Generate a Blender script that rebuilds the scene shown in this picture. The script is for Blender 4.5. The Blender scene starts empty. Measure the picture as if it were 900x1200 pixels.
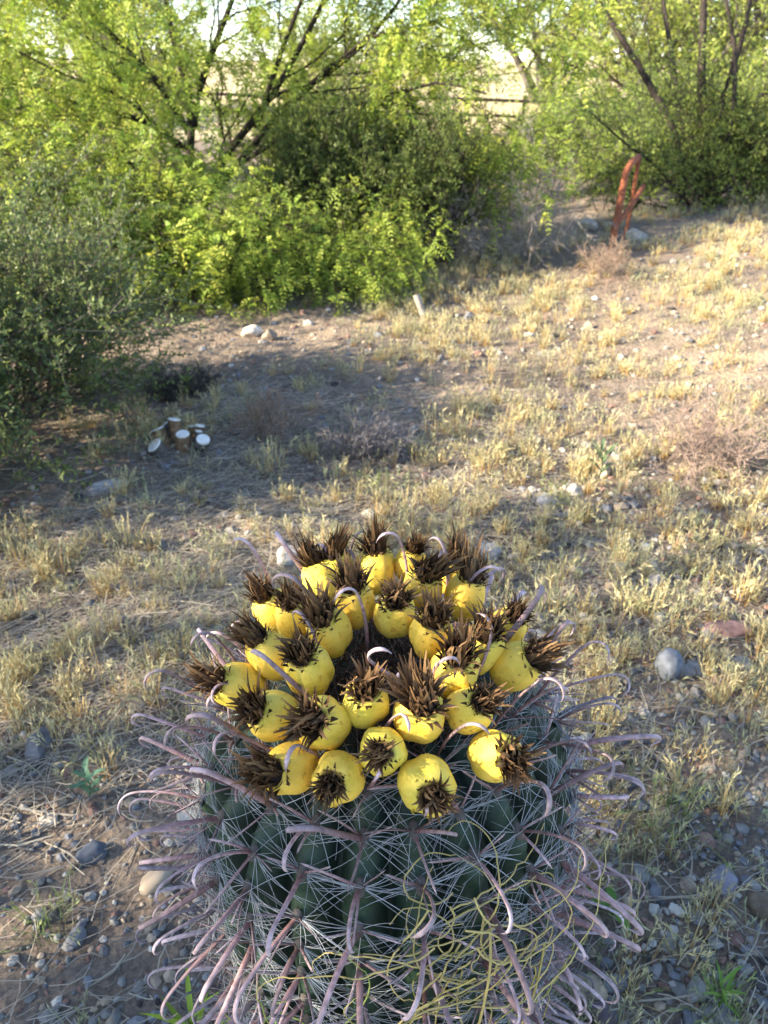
import bpy, math
import numpy as np
from mathutils import Vector, Matrix, Quaternion

# ------------------------------------------------------------------ camera, world, sun, exposure
SC = bpy.context.scene
COL = SC.collection
PITCH = math.radians(30.5)
CAM = np.array([0.0, 0.0, 1.05])
FPX = 900.0                                   # focal length in pixels of the 900x1200 photograph
cam_d = bpy.data.cameras.new('camera'); cam = bpy.data.objects.new('camera', cam_d); COL.objects.link(cam)
cam.location = CAM; cam.rotation_euler = (math.pi / 2 - PITCH, 0, 0)
cam_d.sensor_width = 36.0; cam_d.lens = 27.0; cam_d.clip_start = 0.02; cam_d.clip_end = 2000
cam_d.dof.use_dof = True; cam_d.dof.focus_distance = 0.62; cam_d.dof.aperture_fstop = 12.5
SC.camera = cam

SUN_EL = math.radians(26.0)
SUN_H = np.array([-0.975, -0.22]); SUN_H = SUN_H / np.linalg.norm(SUN_H)
TO_SUN = np.array([SUN_H[0] * math.cos(SUN_EL), SUN_H[1] * math.cos(SUN_EL), math.sin(SUN_EL)])
world = bpy.data.worlds.new('World'); SC.world = world; world.use_nodes = True
wn = world.node_tree
bg = wn.nodes['Background']
sky = wn.nodes.new('ShaderNodeTexSky'); sky.sky_type = 'NISHITA'; sky.sun_disc = False
sky.sun_elevation = SUN_EL; sky.sun_rotation = math.atan2(SUN_H[0], SUN_H[1])
sky.air_density = 0.8; sky.dust_density = 0.6; sky.ozone_density = 0.5; sky.altitude = 800
wn.links.new(sky.outputs[0], bg.inputs[0]); bg.inputs[1].default_value = 0.12
sun_d = bpy.data.lights.new('sun', 'SUN'); sun = bpy.data.objects.new('sun', sun_d); COL.objects.link(sun)
sun_d.energy = 4.6; sun_d.angle = math.radians(0.6); sun_d.color = (1.0, 0.88, 0.68)
sun.rotation_euler = Vector(-TO_SUN).to_track_quat('-Z', 'Y').to_euler(); sun.location = (-6, -3, 6)
SC.view_settings.view_transform = 'Standard'; SC.view_settings.look = 'None'
SC.view_settings.gamma = 1.0; SC.view_settings.use_curve_mapping = False
SC.view_settings.exposure = 2.38

# ------------------------------------------------------------------ helpers
FW = np.array([0, math.cos(PITCH), -math.sin(PITCH)])
UP = np.array([0, math.sin(PITCH), math.cos(PITCH)])
RT = np.array([1.0, 0, 0])

def ray(u, v):
    return FW + (u - 450) / FPX * RT - (v - 600) / FPX * UP

def at(u, v, depth):
    return CAM + ray(u, v) * depth

def nrm(a):
    return a / np.maximum(np.linalg.norm(a, axis=-1, keepdims=True), 1e-9)

def sm(a, b, x):
    t = np.clip((np.asarray(x, float) - a) / (b - a), 0, 1)
    return t * t * (3 - 2 * t)

def hash2(i, j, s):
    h = (i.astype(np.int64) * 374761393 + j.astype(np.int64) * 668265263 + s * 1274126177) & 0x7fffffff
    h = ((h ^ (h >> 13)) * 1274126177) & 0x7fffffff
    return ((h ^ (h >> 16)) & 0xffff) / 65535.0

def noise(x, y, s=0):
    x = np.asarray(x, float); y = np.asarray(y, float)
    i = np.floor(x); j = np.floor(y); fx = x - i; fy = y - j
    fx = fx * fx * (3 - 2 * fx); fy = fy * fy * (3 - 2 * fy)
    a = hash2(i, j, s); b = hash2(i + 1, j, s); c = hash2(i, j + 1, s); d = hash2(i + 1, j + 1, s)
    return (a * (1 - fx) + b * fx) * (1 - fy) + (c * (1 - fx) + d * fx) * fy - 0.5

AX = np.array([0.002, 0.505])                 # foot of the barrel cactus

def gz(x, y):
    x = np.asarray(x, float); y = np.asarray(y, float)
    r = np.hypot(x, y)
    z = 0.20 * sm(0.6, 3.0, x) * sm(1.2, 4.5, y)                      # berm on the right
    z = z - 0.55 * sm(5.6, 8.5, y + 0.35 * noise(x * .8, y * .8, 9)) * (1 - sm(11.2, 12.8, y)) * sm(-1.0, 0.6, x)   # the wash behind
    z = z + 0.05 * noise(x * 1.3, y * 1.3, 1) * sm(.5, 2, r)
    z = z + 0.022 * noise(x * 4.1, y * 4.1, 2)
    near = 1 - sm(4, 9, r)
    z = z + near * (0.011 * noise(x * 13, y * 13, 3) + 0.007 * noise(x * 31, y * 31, 4) + 0.004 * noise(x * 70, y * 70, 5))
    z = z + 0.25 * noise(x * .07, y * .07, 6) * sm(15, 40, r)
    return z

def ghit(u, v):
    d = ray(u, v); t = 0.5
    lo = t
    for _ in range(4000):
        p = CAM + d * t
        if p[2] < gz(p[0], p[1]): break
        lo = t; t *= 1.004
    hi = t
    for _ in range(30):
        m = (lo + hi) / 2; p = CAM + d * m
        if p[2] < gz(p[0], p[1]): hi = m
        else: lo = m
    return CAM + d * hi

class MB:
    """collects vertices, faces and vertex colours of ONE mesh"""
    def __init__(s): s.V = []; s.F = []; s.C = []; s.n = 0
    def add(s, V, F, C=(1, 1, 1)):
        V = np.asarray(V, float).reshape(-1, 3); F = np.asarray(F, int)
        C = np.asarray(C, float)
        if C.ndim == 1: C = np.tile(C[:3], (len(V), 1))
        s.V.append(V); s.F.append(F + s.n); s.C.append(C); s.n += len(V)
    def mesh(s, name, mat, smooth=True):
        me = bpy.data.meshes.new(name)
        V = np.concatenate(s.V); C = np.concatenate(s.C)
        loops = np.concatenate([f.ravel() for f in s.F])
        tot = np.concatenate([np.full(len(f), f.shape[1]) for f in s.F])
        st = np.concatenate([[0], np.cumsum(tot)[:-1]])
        me.vertices.add(len(V)); me.vertices.foreach_set('co', V.ravel().astype(np.float32))
        me.loops.add(len(loops)); me.loops.foreach_set('vertex_index', loops.astype(np.int32))
        me.polygons.add(len(tot)); me.polygons.foreach_set('loop_start', st.astype(np.int32))
        me.polygons.foreach_set('loop_total', tot.astype(np.int32))
        me.polygons.foreach_set('use_smooth', np.full(len(tot), smooth))
        ca = me.color_attributes.new('Col', 'FLOAT_COLOR', 'POINT')
        ca.data.foreach_set('color', np.c_[C, np.ones(len(C))].ravel().astype(np.float32))
        me.materials.append(mat); me.update(calc_edges=True); me.validate()
        return me
    def build(s, name, mat, parent=None, smooth=True):
        return link(name, s.mesh(name, mat, smooth), parent)

def link(name, me, parent=None, loc=None, quat=None, scale=None):
    o = bpy.data.objects.new(name, me); COL.objects.link(o)
    if parent is not None: o.parent = parent
    if loc is not None: o.location = [float(c) for c in loc]
    if quat is not None: o.rotation_mode = 'QUATERNION'; o.rotation_quaternion = quat
    if scale is not None: o.scale = (scale,) * 3 if np.isscalar(scale) else [float(c) for c in scale]
    return o

def tag(o, label=None, cat=None, group=None, kind=None):
    if label: o['label'] = label
    if cat: o['category'] = cat
    if group: o['group'] = group
    if kind: o['kind'] = kind
    return o

def thing(name, label, cat, loc=(0, 0, 0), group=None):
    return tag(link(name, None, loc=loc), label, cat, group)

def orient(zdir, spin=0.0):
    q = Vector([float(c) for c in zdir]).to_track_quat('Z', 'Y')
    return q @ Quaternion((0, 0, 1), spin)

def orient_zx(zdir, xdir):
    z = Vector([float(c) for c in zdir]).normalized(); x = Vector([float(c) for c in xdir])
    x = (x - z * x.dot(z)).normalized(); y = z.cross(x)
    return Matrix((x, y, z)).transposed().to_quaternion()

def frame(T):
    ref = np.where(np.abs(T[:, 2:3]) > .9, np.array([[1., 0, 0]]), np.array([[0, 0, 1.]]))
    A = nrm(np.cross(T, ref)); B = np.cross(T, A)
    return A, B

def tube(mb, P, R, k=5, C=(1, 1, 1), flat=1.0, cap=False):
    P = np.asarray(P, float); n = len(P); R = np.broadcast_to(np.asarray(R, float), (n,))
    T = nrm(np.gradient(P, axis=0)); A, B = frame(nrm(T.mean(0, keepdims=True)) * .6 + T * .4)
    A = nrm(A - T * (A * T).sum(1, keepdims=True)); B = np.cross(T, A)
    a = np.arange(k) * 2 * math.pi / k
    V = P[:, None] + R[:, None, None] * (np.cos(a)[None, :, None] * A[:, None] + flat * np.sin(a)[None, :, None] * B[:, None])
    i = np.arange(n - 1)[:, None] * k; j = np.arange(k)[None]
    F = np.stack([i + j, i + (j + 1) % k, i + k + (j + 1) % k, i + k + j], -1).reshape(-1, 4)
    C = np.asarray(C, float)
    if C.ndim == 2: C = np.repeat(C, k, axis=0)
    mb.add(V, F, C)
    if cap:
        for e in (0, n - 1):
            mb.add(V[e], np.arange(k)[None], C[:k] if (C.ndim == 2 and e == 0) else (C[-k:] if C.ndim == 2 else C))

def rhomb(mb, P, D, S, l, w, C, m=.45):
    """flat leaf-shaped quads, vectorised"""
    n = len(P); l = np.broadcast_to(l, (n,))[:, None]; w = np.broadcast_to(w, (n,))[:, None]
    V = np.stack([P, P + D * l * m + S * w / 2, P + D * l, P + D * l * m - S * w / 2], 1)
    mb.add(V, np.arange(n * 4).reshape(n, 4), np.repeat(C, 4, axis=0))

def blades(mb, P, az, lean, L, W, bend, C0, C1, seg=4):
    """curved grass blades: lean = start angle from vertical, bend = extra angle at the tip"""
    n = len(P); t = np.linspace(0, 1, seg + 1)
    ang = lean[:, None] + bend[:, None] * t[None] ** 1.3
    st = L[:, None] / seg
    h = np.concatenate([np.zeros((n, 1)), np.cumsum(np.sin((ang[:, :-1] + ang[:, 1:]) / 2) * st, 1)], 1)
    z = np.concatenate([np.zeros((n, 1)), np.cumsum(np.cos((ang[:, :-1] + ang[:, 1:]) / 2) * st, 1)], 1)
    ctr = P[:, None] + np.stack([h * np.cos(az)[:, None], h * np.sin(az)[:, None], z], -1)
    sd = np.stack([-np.sin(az), np.cos(az), np.zeros(n)], -1)[:, None]
    wd = (W[:, None] * (1 - t[None] ** 2 * .85))[..., None] / 2
    V = np.stack([ctr - sd * wd, ctr + sd * wd], 2)
    b = (np.arange(n) * (seg + 1) * 2)[:, None] + np.arange(seg)[None] * 2
    F = np.stack([b, b + 1, b + 3, b + 2], -1).reshape(-1, 4)
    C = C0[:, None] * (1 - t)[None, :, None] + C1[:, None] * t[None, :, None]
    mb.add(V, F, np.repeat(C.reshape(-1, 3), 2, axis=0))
    return ctr

def seedheads(mb, ctr, rng, col, ln=.03, k=6, wd=.0026):
    """slender bristly heads round the last bit of each stalk"""
    n = len(ctr); tip = ctr[:, -1]; d = nrm(ctr[:, -1] - ctr[:, -2])
    for i in range(k):
        f = i / k
        P = tip - d * ln * (1 - f) * .9
        D = nrm(d + .38 * rng.normal(size=(n, 3))); S = nrm(np.cross(D, rng.normal(size=(n, 3))))
        rhomb(mb, P, D, S, ln * .5, wd, col * rng.uniform(.85, 1.15, (n, 1)))

def pal(rng, n, *cols):
    """random blends between the colours of a palette"""
    cols = np.array(cols, float); w = rng.dirichlet(np.full(len(cols), .55), n)
    return (w @ cols) * rng.uniform(.8, 1.2, (n, 1))

# ------------------------------------------------------------------ materials
def new_mat(name):
    m = bpy.data.materials.new(name); m.use_nodes = True
    nt = m.node_tree; b = nt.nodes['Principled BSDF']
    return m, nt, b

def nd(nt, kind, **kw):
    n = nt.nodes.new(kind)
    for k, v in kw.items(): setattr(n, k, v)
    return n

def ramp(nt, fac, stops):
    r = nd(nt, 'ShaderNodeValToRGB'); e = r.color_ramp.elements
    while len(e) < len(stops): e.new(.5)
    for i, (p, c) in enumerate(stops): e[i].position = p; e[i].color = (*c, 1)
    nt.links.new(fac, r.inputs[0]); return r.outputs[0]

def tex(nt, scale, detail=6, rough=.6, kind='ShaderNodeTexNoise', coord='Object'):
    tc = nd(nt, 'ShaderNodeTexCoord'); n = nd(nt, kind)
    n.inputs['Scale'].default_value = scale
    if kind == 'ShaderNodeTexNoise':
        n.inputs['Detail'].default_value = detail; n.inputs['Roughness'].default_value = rough
    nt.links.new(tc.outputs[coord], n.inputs['Vector']); return n

def bump(nt, b, h, strength=.4, dist=.01):
    bp = nd(nt, 'ShaderNodeBump'); bp.inputs['Strength'].default_value = strength; bp.inputs['Distance'].default_value = dist
    nt.links.new(h, bp.inputs['Height']); nt.links.new(bp.outputs[0], b.inputs['Normal'])

def mulcol(nt, a, b, fac=1.0, mode='MULTIPLY'):
    m = nd(nt, 'ShaderNodeMix', data_type='RGBA', blend_type=mode); m.inputs[0].default_value = fac
    nt.links.new(a, m.inputs[6])
    if hasattr(b, 'is_linked') or hasattr(b, 'links'): nt.links.new(b, m.inputs[7])
    else: m.inputs[7].default_value = (*b, 1)
    return m.outputs[2]

def mat_attr(name, rough=.7, trans=0.0, spec=.3, vary=0.0, nscale=0):
    m, nt, b = new_mat(name)
    a = nd(nt, 'ShaderNodeAttribute', attribute_name='Col'); c = a.outputs['Color']
    if nscale:
        t = tex(nt, nscale, 4); g = ramp(nt, t.outputs[0], [(.3, (.6, .6, .6)), (.7, (1.25, 1.25, 1.25))]); c = mulcol(nt, c, g)
    if vary:
        oi = nd(nt, 'ShaderNodeObjectInfo'); hs = nd(nt, 'ShaderNodeHueSaturation')
        mr = nd(nt, 'ShaderNodeMapRange'); mr.inputs[3].default_value = 1 - vary; mr.inputs[4].default_value = 1 + vary
        nt.links.new(oi.outputs['Random'], mr.inputs[0]); nt.links.new(mr.outputs[0], hs.inputs['Value']); nt.links.new(c, hs.inputs['Color']); c = hs.outputs[0]
    nt.links.new(c, b.inputs['Base Color']); b.inputs['Roughness'].default_value = rough
    b.inputs['Specular IOR Level'].default_value = spec
    if trans:
        tr = nd(nt, 'ShaderNodeBsdfTranslucent'); mx = nd(nt, 'ShaderNodeMixShader'); mx.inputs[0].default_value = trans
        nt.links.new(c, tr.inputs[0]); out = nt.nodes['Material Output']
        nt.links.new(b.outputs[0], mx.inputs[1]); nt.links.new(tr.outputs[0], mx.inputs[2]); nt.links.new(mx.outputs[0], out.inputs[0])
    return m

M_LEAF = mat_attr('leaf', .55, .42, .35)
M_GRASS = mat_attr('grass', .75, .3, .2)
M_TWIG = mat_attr('twig', .8, 0, .2, nscale=60)
M_SPINE = mat_attr('spine', .6, .05, .25, vary=.38, nscale=160)
M_BRISTLE = mat_attr('bristle', .45, .25, .4)
M_TEPAL = mat_attr('dry_tepal', .75, .12, .2, vary=.25)
M_STONE = mat_attr('stone', .85, 0, .25, vary=.2, nscale=45)

def mat_ground():
    m, nt, b = new_mat('desert_soil')
    big = tex(nt, 1.1, 5, .6); mid = tex(nt, 9, 8, .65); fine = tex(nt, 140, 6, .7)
    vo = tex(nt, 75, kind='ShaderNodeTexVoronoi')
    c = ramp(nt, big.outputs[0], [(.30, (.150, .120, .095)), (.5, (.215, .170, .130)), (.68, (.33, .255, .178))])
    c = mulcol(nt, c, ramp(nt, mid.outputs[0], [(.3, (.62, .62, .64)), (.55, (1, 1, 1)), (.75, (1.25, 1.2, 1.12))]))
    c = mulcol(nt, c, ramp(nt, fine.outputs[0], [(.3, (.6, .6, .6)), (.6, (1.15, 1.15, 1.15))]))
    g = ramp(nt, vo.outputs['Color'], [(.2, (.7, .72, .78)), (.5, (1, .97, .95)), (.9, (1.3, 1.22, 1.15))])
    c = mulcol(nt, c, g, .6)
    tc = nd(nt, 'ShaderNodeTexCoord'); sx = nd(nt, 'ShaderNodeSeparateXYZ'); nt.links.new(tc.outputs['Object'], sx.inputs[0])
    mr = nd(nt, 'ShaderNodeMapRange'); mr.inputs[1].default_value = 12.6; mr.inputs[2].default_value = 14.0; nt.links.new(sx.outputs[1], mr.inputs[0])
    far = tex(nt, .8, 8, .7); fc = ramp(nt, far.outputs[0], [(.3, (.36, .28, .15)), (.7, (.56, .46, .27))])          # dry grass field
    mf = nd(nt, 'ShaderNodeMix', data_type='RGBA'); nt.links.new(mr.outputs[0], mf.inputs[0]); nt.links.new(c, mf.inputs[6]); nt.links.new(fc, mf.inputs[7]); c = mf.outputs[2]
    nt.links.new(c, b.inputs['Base Color']); b.inputs['Roughness'].default_value = .95; b.inputs['Specular IOR Level'].default_value = .12
    mx = nd(nt, 'ShaderNodeMath', operation='ADD'); nt.links.new(fine.outputs[0], mx.inputs[0]); nt.links.new(vo.outputs['Distance'], mx.inputs[1])
    bump(nt, b, mx.outputs[0], .9, .006)
    return m

def mat_bark(name, c0, c1, scale=40):
    m, nt, b = new_mat(name)
    n = tex(nt, scale, 8, .7); s = tex(nt, scale * .3, 4)
    c = ramp(nt, n.outputs[0], [(.3, c0), (.7, c1)])
    c = mulcol(nt, c, ramp(nt, s.outputs[0], [(.35, (.7, .7, .7)), (.65, (1.2, 1.2, 1.2))]))
    nt.links.new(c, b.inputs['Base Color']); b.inputs['Roughness'].default_value = .9; b.inputs['Specular IOR Level'].default_value = .15
    bump(nt, b, n.outputs[0], .8, .01); return m

M_BARK = mat_bark('dark_bark', (.016, .012, .010), (.060, .047, .038))
M_STEMW = mat_bark('brown_bark', (.09, .055, .03), (.26, .165, .095), 50)
M_BARK2 = mat_bark('grey_bark', (.05, .043, .036), (.16, .14, .12))
M_DEADWOOD = mat_bark('weathered_wood', (.16, .135, .11), (.38, .34, .29), 60)

def mat_rust():
    m, nt, b = new_mat('rusty_iron'); n = tex(nt, 35, 8, .7); s = tex(nt, 7, 4)
    c = ramp(nt, n.outputs[0], [(.3, (.12, .038, .016)), (.5, (.25, .075, .028)), (.7, (.34, .12, .048))])
    c = mulcol(nt, c, ramp(nt, s.outputs[0], [(.4, (.65, .6, .6)), (.6, (1.1, 1.1, 1.1))]))
    nt.links.new(c, b.inputs['Base Color']); b.inputs['Roughness'].default_value = .85; b.inputs['Metallic'].default_value = .15
    bump(nt, b, n.outputs[0], .6, .004); return m
M_RUST = mat_rust()

def mat_cactus():
    m, nt, b = new_mat('cactus_skin')
    a = nd(nt, 'ShaderNodeAttribute', attribute_name='Col')
    n = tex(nt, 28, 6, .6); f = tex(nt, 260, 4)
    c = mulcol(nt, a.outputs['Color'], ramp(nt, n.outputs[0], [(.3, (.6, .7, .65)), (.7, (1.3, 1.2, 1.15))]))
    c = mulcol(nt, c, ramp(nt, f.outputs[0], [(.35, (.85, .85, .85)), (.65, (1.15, 1.15, 1.15))]))
    nt.links.new(c, b.inputs['Base Color']); b.inputs['Roughness'].default_value = .55; b.inputs['Specular IOR Level'].default_value = .35
    bump(nt, b, f.outputs[0], .25, .001); return m
M_CACTUS = mat_cactus()

def mat_fruit():
    m, nt, b = new_mat('fruit_skin')
    a = nd(nt, 'ShaderNodeAttribute', attribute_name='Col')
    oi = nd(nt, 'ShaderNodeObjectInfo')
    n = tex(nt, 55, 5, .6); f = tex(nt, 300, 5, .65)
    c = mulcol(nt, a.outputs['Color'], ramp(nt, n.outputs[0], [(.3, (.84, .86, .5)), (.5, (1, 1, 1)), (.72, (1.1, 1.04, .95))]))
    c = mulcol(nt, c, ramp(nt, f.outputs[0], [(.22, (.55, .42, .25)), (.34, (1, 1, 1))]), .7)
    c = mulcol(nt, c, ramp(nt, oi.outputs['Random'], [(0, (.88, .95, .8)), (.5, (1, 1, 1)), (1, (1.05, .93, .8))]))
    nt.links.new(c, b.inputs['Base Color']); b.inputs['Roughness'].default_value = .42; b.inputs['Specular IOR Level'].default_value = .4
    b.inputs['Subsurface Weight'].default_value = .15; b.inputs['Subsurface Radius'].default_value = (.01, .006, .002); b.inputs['Subsurface Scale'].default_value = .6
    bl = tex(nt, 95, 7, .7); c2 = mulcol(nt, c, ramp(nt, bl.outputs[0], [(.60, (1, 1, 1)), (.68, (.62, .45, .28)), (.75, (.85, .75, .6))]), .75)
    nt.links.new(c2, b.inputs['Base Color']); b.inputs['Roughness'].default_value = .55
    ad = nd(nt, 'ShaderNodeMath', operation='ADD'); nt.links.new(n.outputs[0], ad.inputs[0]); nt.links.new(bl.outputs[0], ad.inputs[1])
    bump(nt, b, ad.outputs[0], .45, .004); return m
M_FRUIT = mat_fruit()

def mat_cutwood():
    m, nt, b = new_mat('sawn_wood'); n = tex(nt, 70, 6, .6)
    c = ramp(nt, n.outputs[0], [(.3, (.55, .52, .47)), (.7, (.78, .75, .70))])
    nt.links.new(c, b.inputs['Base Color']); b.inputs['Roughness'].default_value = .85; bump(nt, b, n.outputs[0], .5, .003); return m
M_CUT = mat_cutwood()

# ------------------------------------------------------------------ ground
def axis_grid(lo, hi, d, lo_end, hi_end, g=1.055):
    core = list(np.arange(lo, hi, d)); up_ = []; dn = []
    s = d; p = core[-1]
    while p < hi_end: s *= g; p += s; up_.append(p)
    s = d; p = lo
    while p > lo_end: s *= g; p -= s; dn.append(p)
    return np.array(dn[::-1] + core + up_)
gx = axis_grid(-.95, .95, .011, -700, 700); gy = axis_grid(.2, 1.7, .011, -120, 900, 1.035)
X, Y = np.meshgrid(gx, gy); mb = MB()
nx, ny = len(gx), len(gy)
idx = (np.arange(ny - 1)[:, None] * nx + np.arange(nx - 1)[None])
F = np.stack([idx, idx + 1, idx + nx + 1, idx + nx], -1).reshape(-1, 4)
mb.add(np.stack([X, Y, gz(X, Y)], -1), F)
tag(mb.build('ground', mat_ground()), 'gravelly greyish tan desert soil sloping up to a berm', None, None, 'structure')

# ------------------------------------------------------------------ barrel cactus
rng = np.random.default_rng(7)
cactus = thing('barrel_cactus', 'ribbed barrel cactus with hooked mauve spines and a ring of yellow fruit', 'cactus', (AX[0], AX[1], float(gz(*AX)) - .02))
CB = np.array(cactus.location)
NR = 22
# profile (radius, height above ground) from crown to foot
SN = 2.6
def dome(th, a, c, zc):                        # superellipse shoulder
    ct, st = np.cos(th), np.sin(th)
    return a * np.abs(st) ** (2 / SN), zc + c * np.abs(ct) ** (2 / SN)
th = np.linspace(0, math.pi / 2, 40)
pr, pz = dome(th, .170, .128, .478)
pr = np.concatenate([pr, [.1715, .172, .1715, .170, .167, .163, .158, .152, .145, .137]])
pz = np.concatenate([pz, [.44, .40, .36, .31, .26, .21, .16, .11, .05, -.02]])
# resample
s = np.concatenate([[0], np.cumsum(np.hypot(np.diff(pr), np.diff(pz)))])
ss = np.linspace(0, s[-1], 110); PR = np.interp(ss, s, pr); PZ = np.interp(ss, s, pz); SLEN = s[-1]
NA = NR * 14; ang = np.arange(NA) * 2 * math.pi / NA
def twist(sv): return .10 * sv                 # ribs lean a little
def ribf(a, sv): return np.abs(np.cos(NR * (a - twist(sv)) / 2)) ** .8
A_, S_ = np.meshgrid(ang, ss)
rf = ribf(A_, S_)
dep = .030 * sm(.02, .12, np.interp(S_, ss, PR))
lump = .004 * np.cos(2 * math.pi * S_ / .036) * rf ** 4
Rr = np.interp(S_, ss, PR) - dep * (1 - rf) + lump
V = np.stack([Rr * np.cos(A_), Rr * np.sin(A_), np.interp(S_, ss, PZ)], -1)
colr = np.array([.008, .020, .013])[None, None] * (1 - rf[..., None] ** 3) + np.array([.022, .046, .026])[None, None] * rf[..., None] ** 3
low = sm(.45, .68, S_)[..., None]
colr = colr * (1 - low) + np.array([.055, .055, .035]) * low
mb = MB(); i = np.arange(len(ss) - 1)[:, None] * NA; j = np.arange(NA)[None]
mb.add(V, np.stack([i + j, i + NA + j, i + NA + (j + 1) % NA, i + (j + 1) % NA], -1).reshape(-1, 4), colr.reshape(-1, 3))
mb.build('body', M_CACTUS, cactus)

# spine meshes: local z = outwards, hook bends towards local -x
def spine_mesh(name, L, r, hook, curve, seed, old=0):
    q = np.random.default_rng(seed); n = 30; t = np.linspace(0, 1, n)
    a = curve * t ** 1.5 + hook * sm(.62, 1.0, t) * t
    dx = -np.sin(a); dz = np.cos(a); st = L / (n - 1)
    P = np.stack([np.concatenate([[0], np.cumsum(dx[:-1] * st)]), .006 * q.normal() * t ** 2, np.concatenate([[0], np.cumsum(dz[:-1] * st)])], -1)
    R = r * (1.0 - .30 * t) * (1 - sm(.9, 1, t) * .85)
    base = np.array([.20, .10, .085]); midc = np.array([.33, .205, .205]); tip = np.array([.47, .36, .36])
    if old == 1: base, midc, tip = np.array([.10, .075, .07]), np.array([.30, .225, .235]), np.array([.45, .36, .38])
    if old == 2: base, midc, tip = np.array([.02, .02, .022]), np.array([.05, .05, .055]), np.array([.13, .12, .13])
    t3 = t[:, None]
    C = np.where(t3 < .35, base + (midc - base) * t3 / .35, midc + (tip - midc) * (t3 - .35) / .65)
    C = C * q.uniform(.78, 1.16, (n, 1)); R = R * q.uniform(.93, 1.06, n)
    mb = MB(); tube(mb, P, R, 6, C, .5); return mb.mesh(name, M_SPINE)
HOOKS = [[spine_mesh('hooked_spine', L * 1.14, .0026 * w, hk, cv * 1.25, 10 * o + k, o) for k, (L, w, hk, cv) in enumerate(
        [(.078, 1, 2.2, .55), (.088, 1.05, 2.6, .45), (.070, .95, 1.8, .6), (.084, 1, 2.9, .25), (.064, .9, 2.3, .8)])] for o in range(3)]
STRAIGHT = [[spine_mesh('straight_spine', L, .0013, 0, cv, 50 + 10 * o + k, o) for k, (L, cv) in enumerate([(.044, .15), (.052, .25), (.038, .05)])] for o in range(3)]
# areole
mb = MB(); u_, v_ = np.meshgrid(np.linspace(0, 2 * math.pi, 9)[:-1], np.linspace(0, math.pi / 2, 4))
V = np.stack([.0048 * np.cos(u_) * np.cos(v_), .0085 * np.sin(u_) * np.cos(v_), .0042 * np.sin(v_)], -1)
ii = np.arange(3)[:, None] * 8; jj = np.arange(8)[None]
mb.add(V, np.stack([ii + jj, ii + (jj + 1) % 8, ii + 8 + (jj + 1) % 8, ii + 8 + jj], -1).reshape(-1, 4), np.array([.10, .085, .075]))
AREOLE = mb.mesh('areole', M_TWIG)

bri = MB(); rest = MB(); areoles = []
step = .036
for k in range(NR):
    off = rng.uniform(0, step)
    for sv in np.arange(.075 + off, SLEN - .03, step):
        sv2 = sv + rng.normal() * .002
        a = 2 * math.pi * k / NR + twist(sv2)
        r = np.interp(sv2, ss, PR) + .003; z = np.interp(sv2, ss, PZ)
        e = .004
        tr = np.interp(sv2 + e, ss, PR) - np.interp(sv2 - e, ss, PR); tz = np.interp(sv2 + e, ss, PZ) - np.interp(sv2 - e, ss, PZ)
        down = nrm(np.array([tr * math.cos(a), tr * math.sin(a), tz])); side = np.array([-math.sin(a), math.cos(a), 0])
        n = np.cross(down, side); n = n if n[2] * 1 + n[0] * math.cos(a) + n[1] * math.sin(a) > 0 else -n
        areoles.append((np.array([r * math.cos(a), r * math.sin(a), z]), nrm(n), down, side, sv2))
P0 = np.array([x[0] for x in areoles]) + CB
vis = ((CAM - P0) * np.array([x[1] for x in areoles])).sum(1) / np.linalg.norm(CAM - P0, axis=1)
order = np.argsort(-(vis + .35 * P0[:, 2]))
nstr = 0; nhook = 0
for rank, q in enumerate(order):
    P, n, down, side, sv = areoles[q]
    age = sv / SLEN
    old = 2 if age + rng.normal() * .10 > .76 else (1 if age + rng.normal() * .14 > .50 else 0)
    if sv < .10 and rng.random() < .3: continue
    if rank < 300: link('areole', AREOLE, cactus, P, orient_zx(n, side))
    # one large hooked central spine
    d = nrm(n + down * rng.normal(.10, .16) + side * rng.normal(0, .24) + np.array([0, 0, .12]))
    hookdir = nrm(-np.array([0, 0, -1.]) * .9 + side * rng.normal(0, .45) - n * .1) if sv > .12 else nrm(-down + side * rng.normal(0, .6))
    me = HOOKS[old][rng.integers(5)]
    if nhook < 298:
        link('hooked_spine', me, cactus, P, orient_zx(d, hookdir), rng.uniform(.78, 1.12)); nhook += 1
    # straight centrals: two up-and-sideways, one down
    for sgn in (-1, 1, 0):
        if rng.random() < .12: continue
        d2 = nrm(n * .75 + side * sgn * rng.uniform(.6, 1.1) - down * (rng.uniform(.1, .7) if sgn else -rng.uniform(.4, .9)) + .1 * rng.normal(size=3))
        me2 = STRAIGHT[old][rng.integers(3)]
        if nstr < 298:
            link('straight_spine', me2, cactus, P, orient(d2, rng.uniform(0, 6)), rng.uniform(.8, 1.15)); nstr += 1
        else:
            t = np.linspace(0, 1, 6); L = .045 * rng.uniform(.8, 1.15)
            tube(rest, P + d2 * L * t[:, None], .0012 * (1 - .8 * t), 4, np.array([.34, .24, .25]) * (.5 if old else 1))
    # pale bristles fanning sideways
    nb = 19 if vis[q] > -.25 else 8
    for b in range(nb):
        sg = 1 if b % 2 else -1
        el = rng.normal(0, .5)
        d3 = nrm(side * sg * math.cos(el) + down * math.sin(el) * .9 + n * rng.uniform(.06, .45))
        L = rng.uniform(.030, .058); t = np.linspace(0, 1, 7)
        cv = (n * rng.uniform(-.7, .2) + down * rng.normal(.1, .45) + rng.normal(size=3) * .3)
        pts = P + side * sg * .002 + d3 * L * t[:, None] + cv * L * .5 * t[:, None] ** 2
        c = np.array([.52, .53, .54]) * rng.uniform(.5, 1.2) * (1 if old == 0 else (.75 if old == 1 else .35))
        tube(bri, pts, .00042 * (1 - .7 * t), 3, c)
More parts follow.
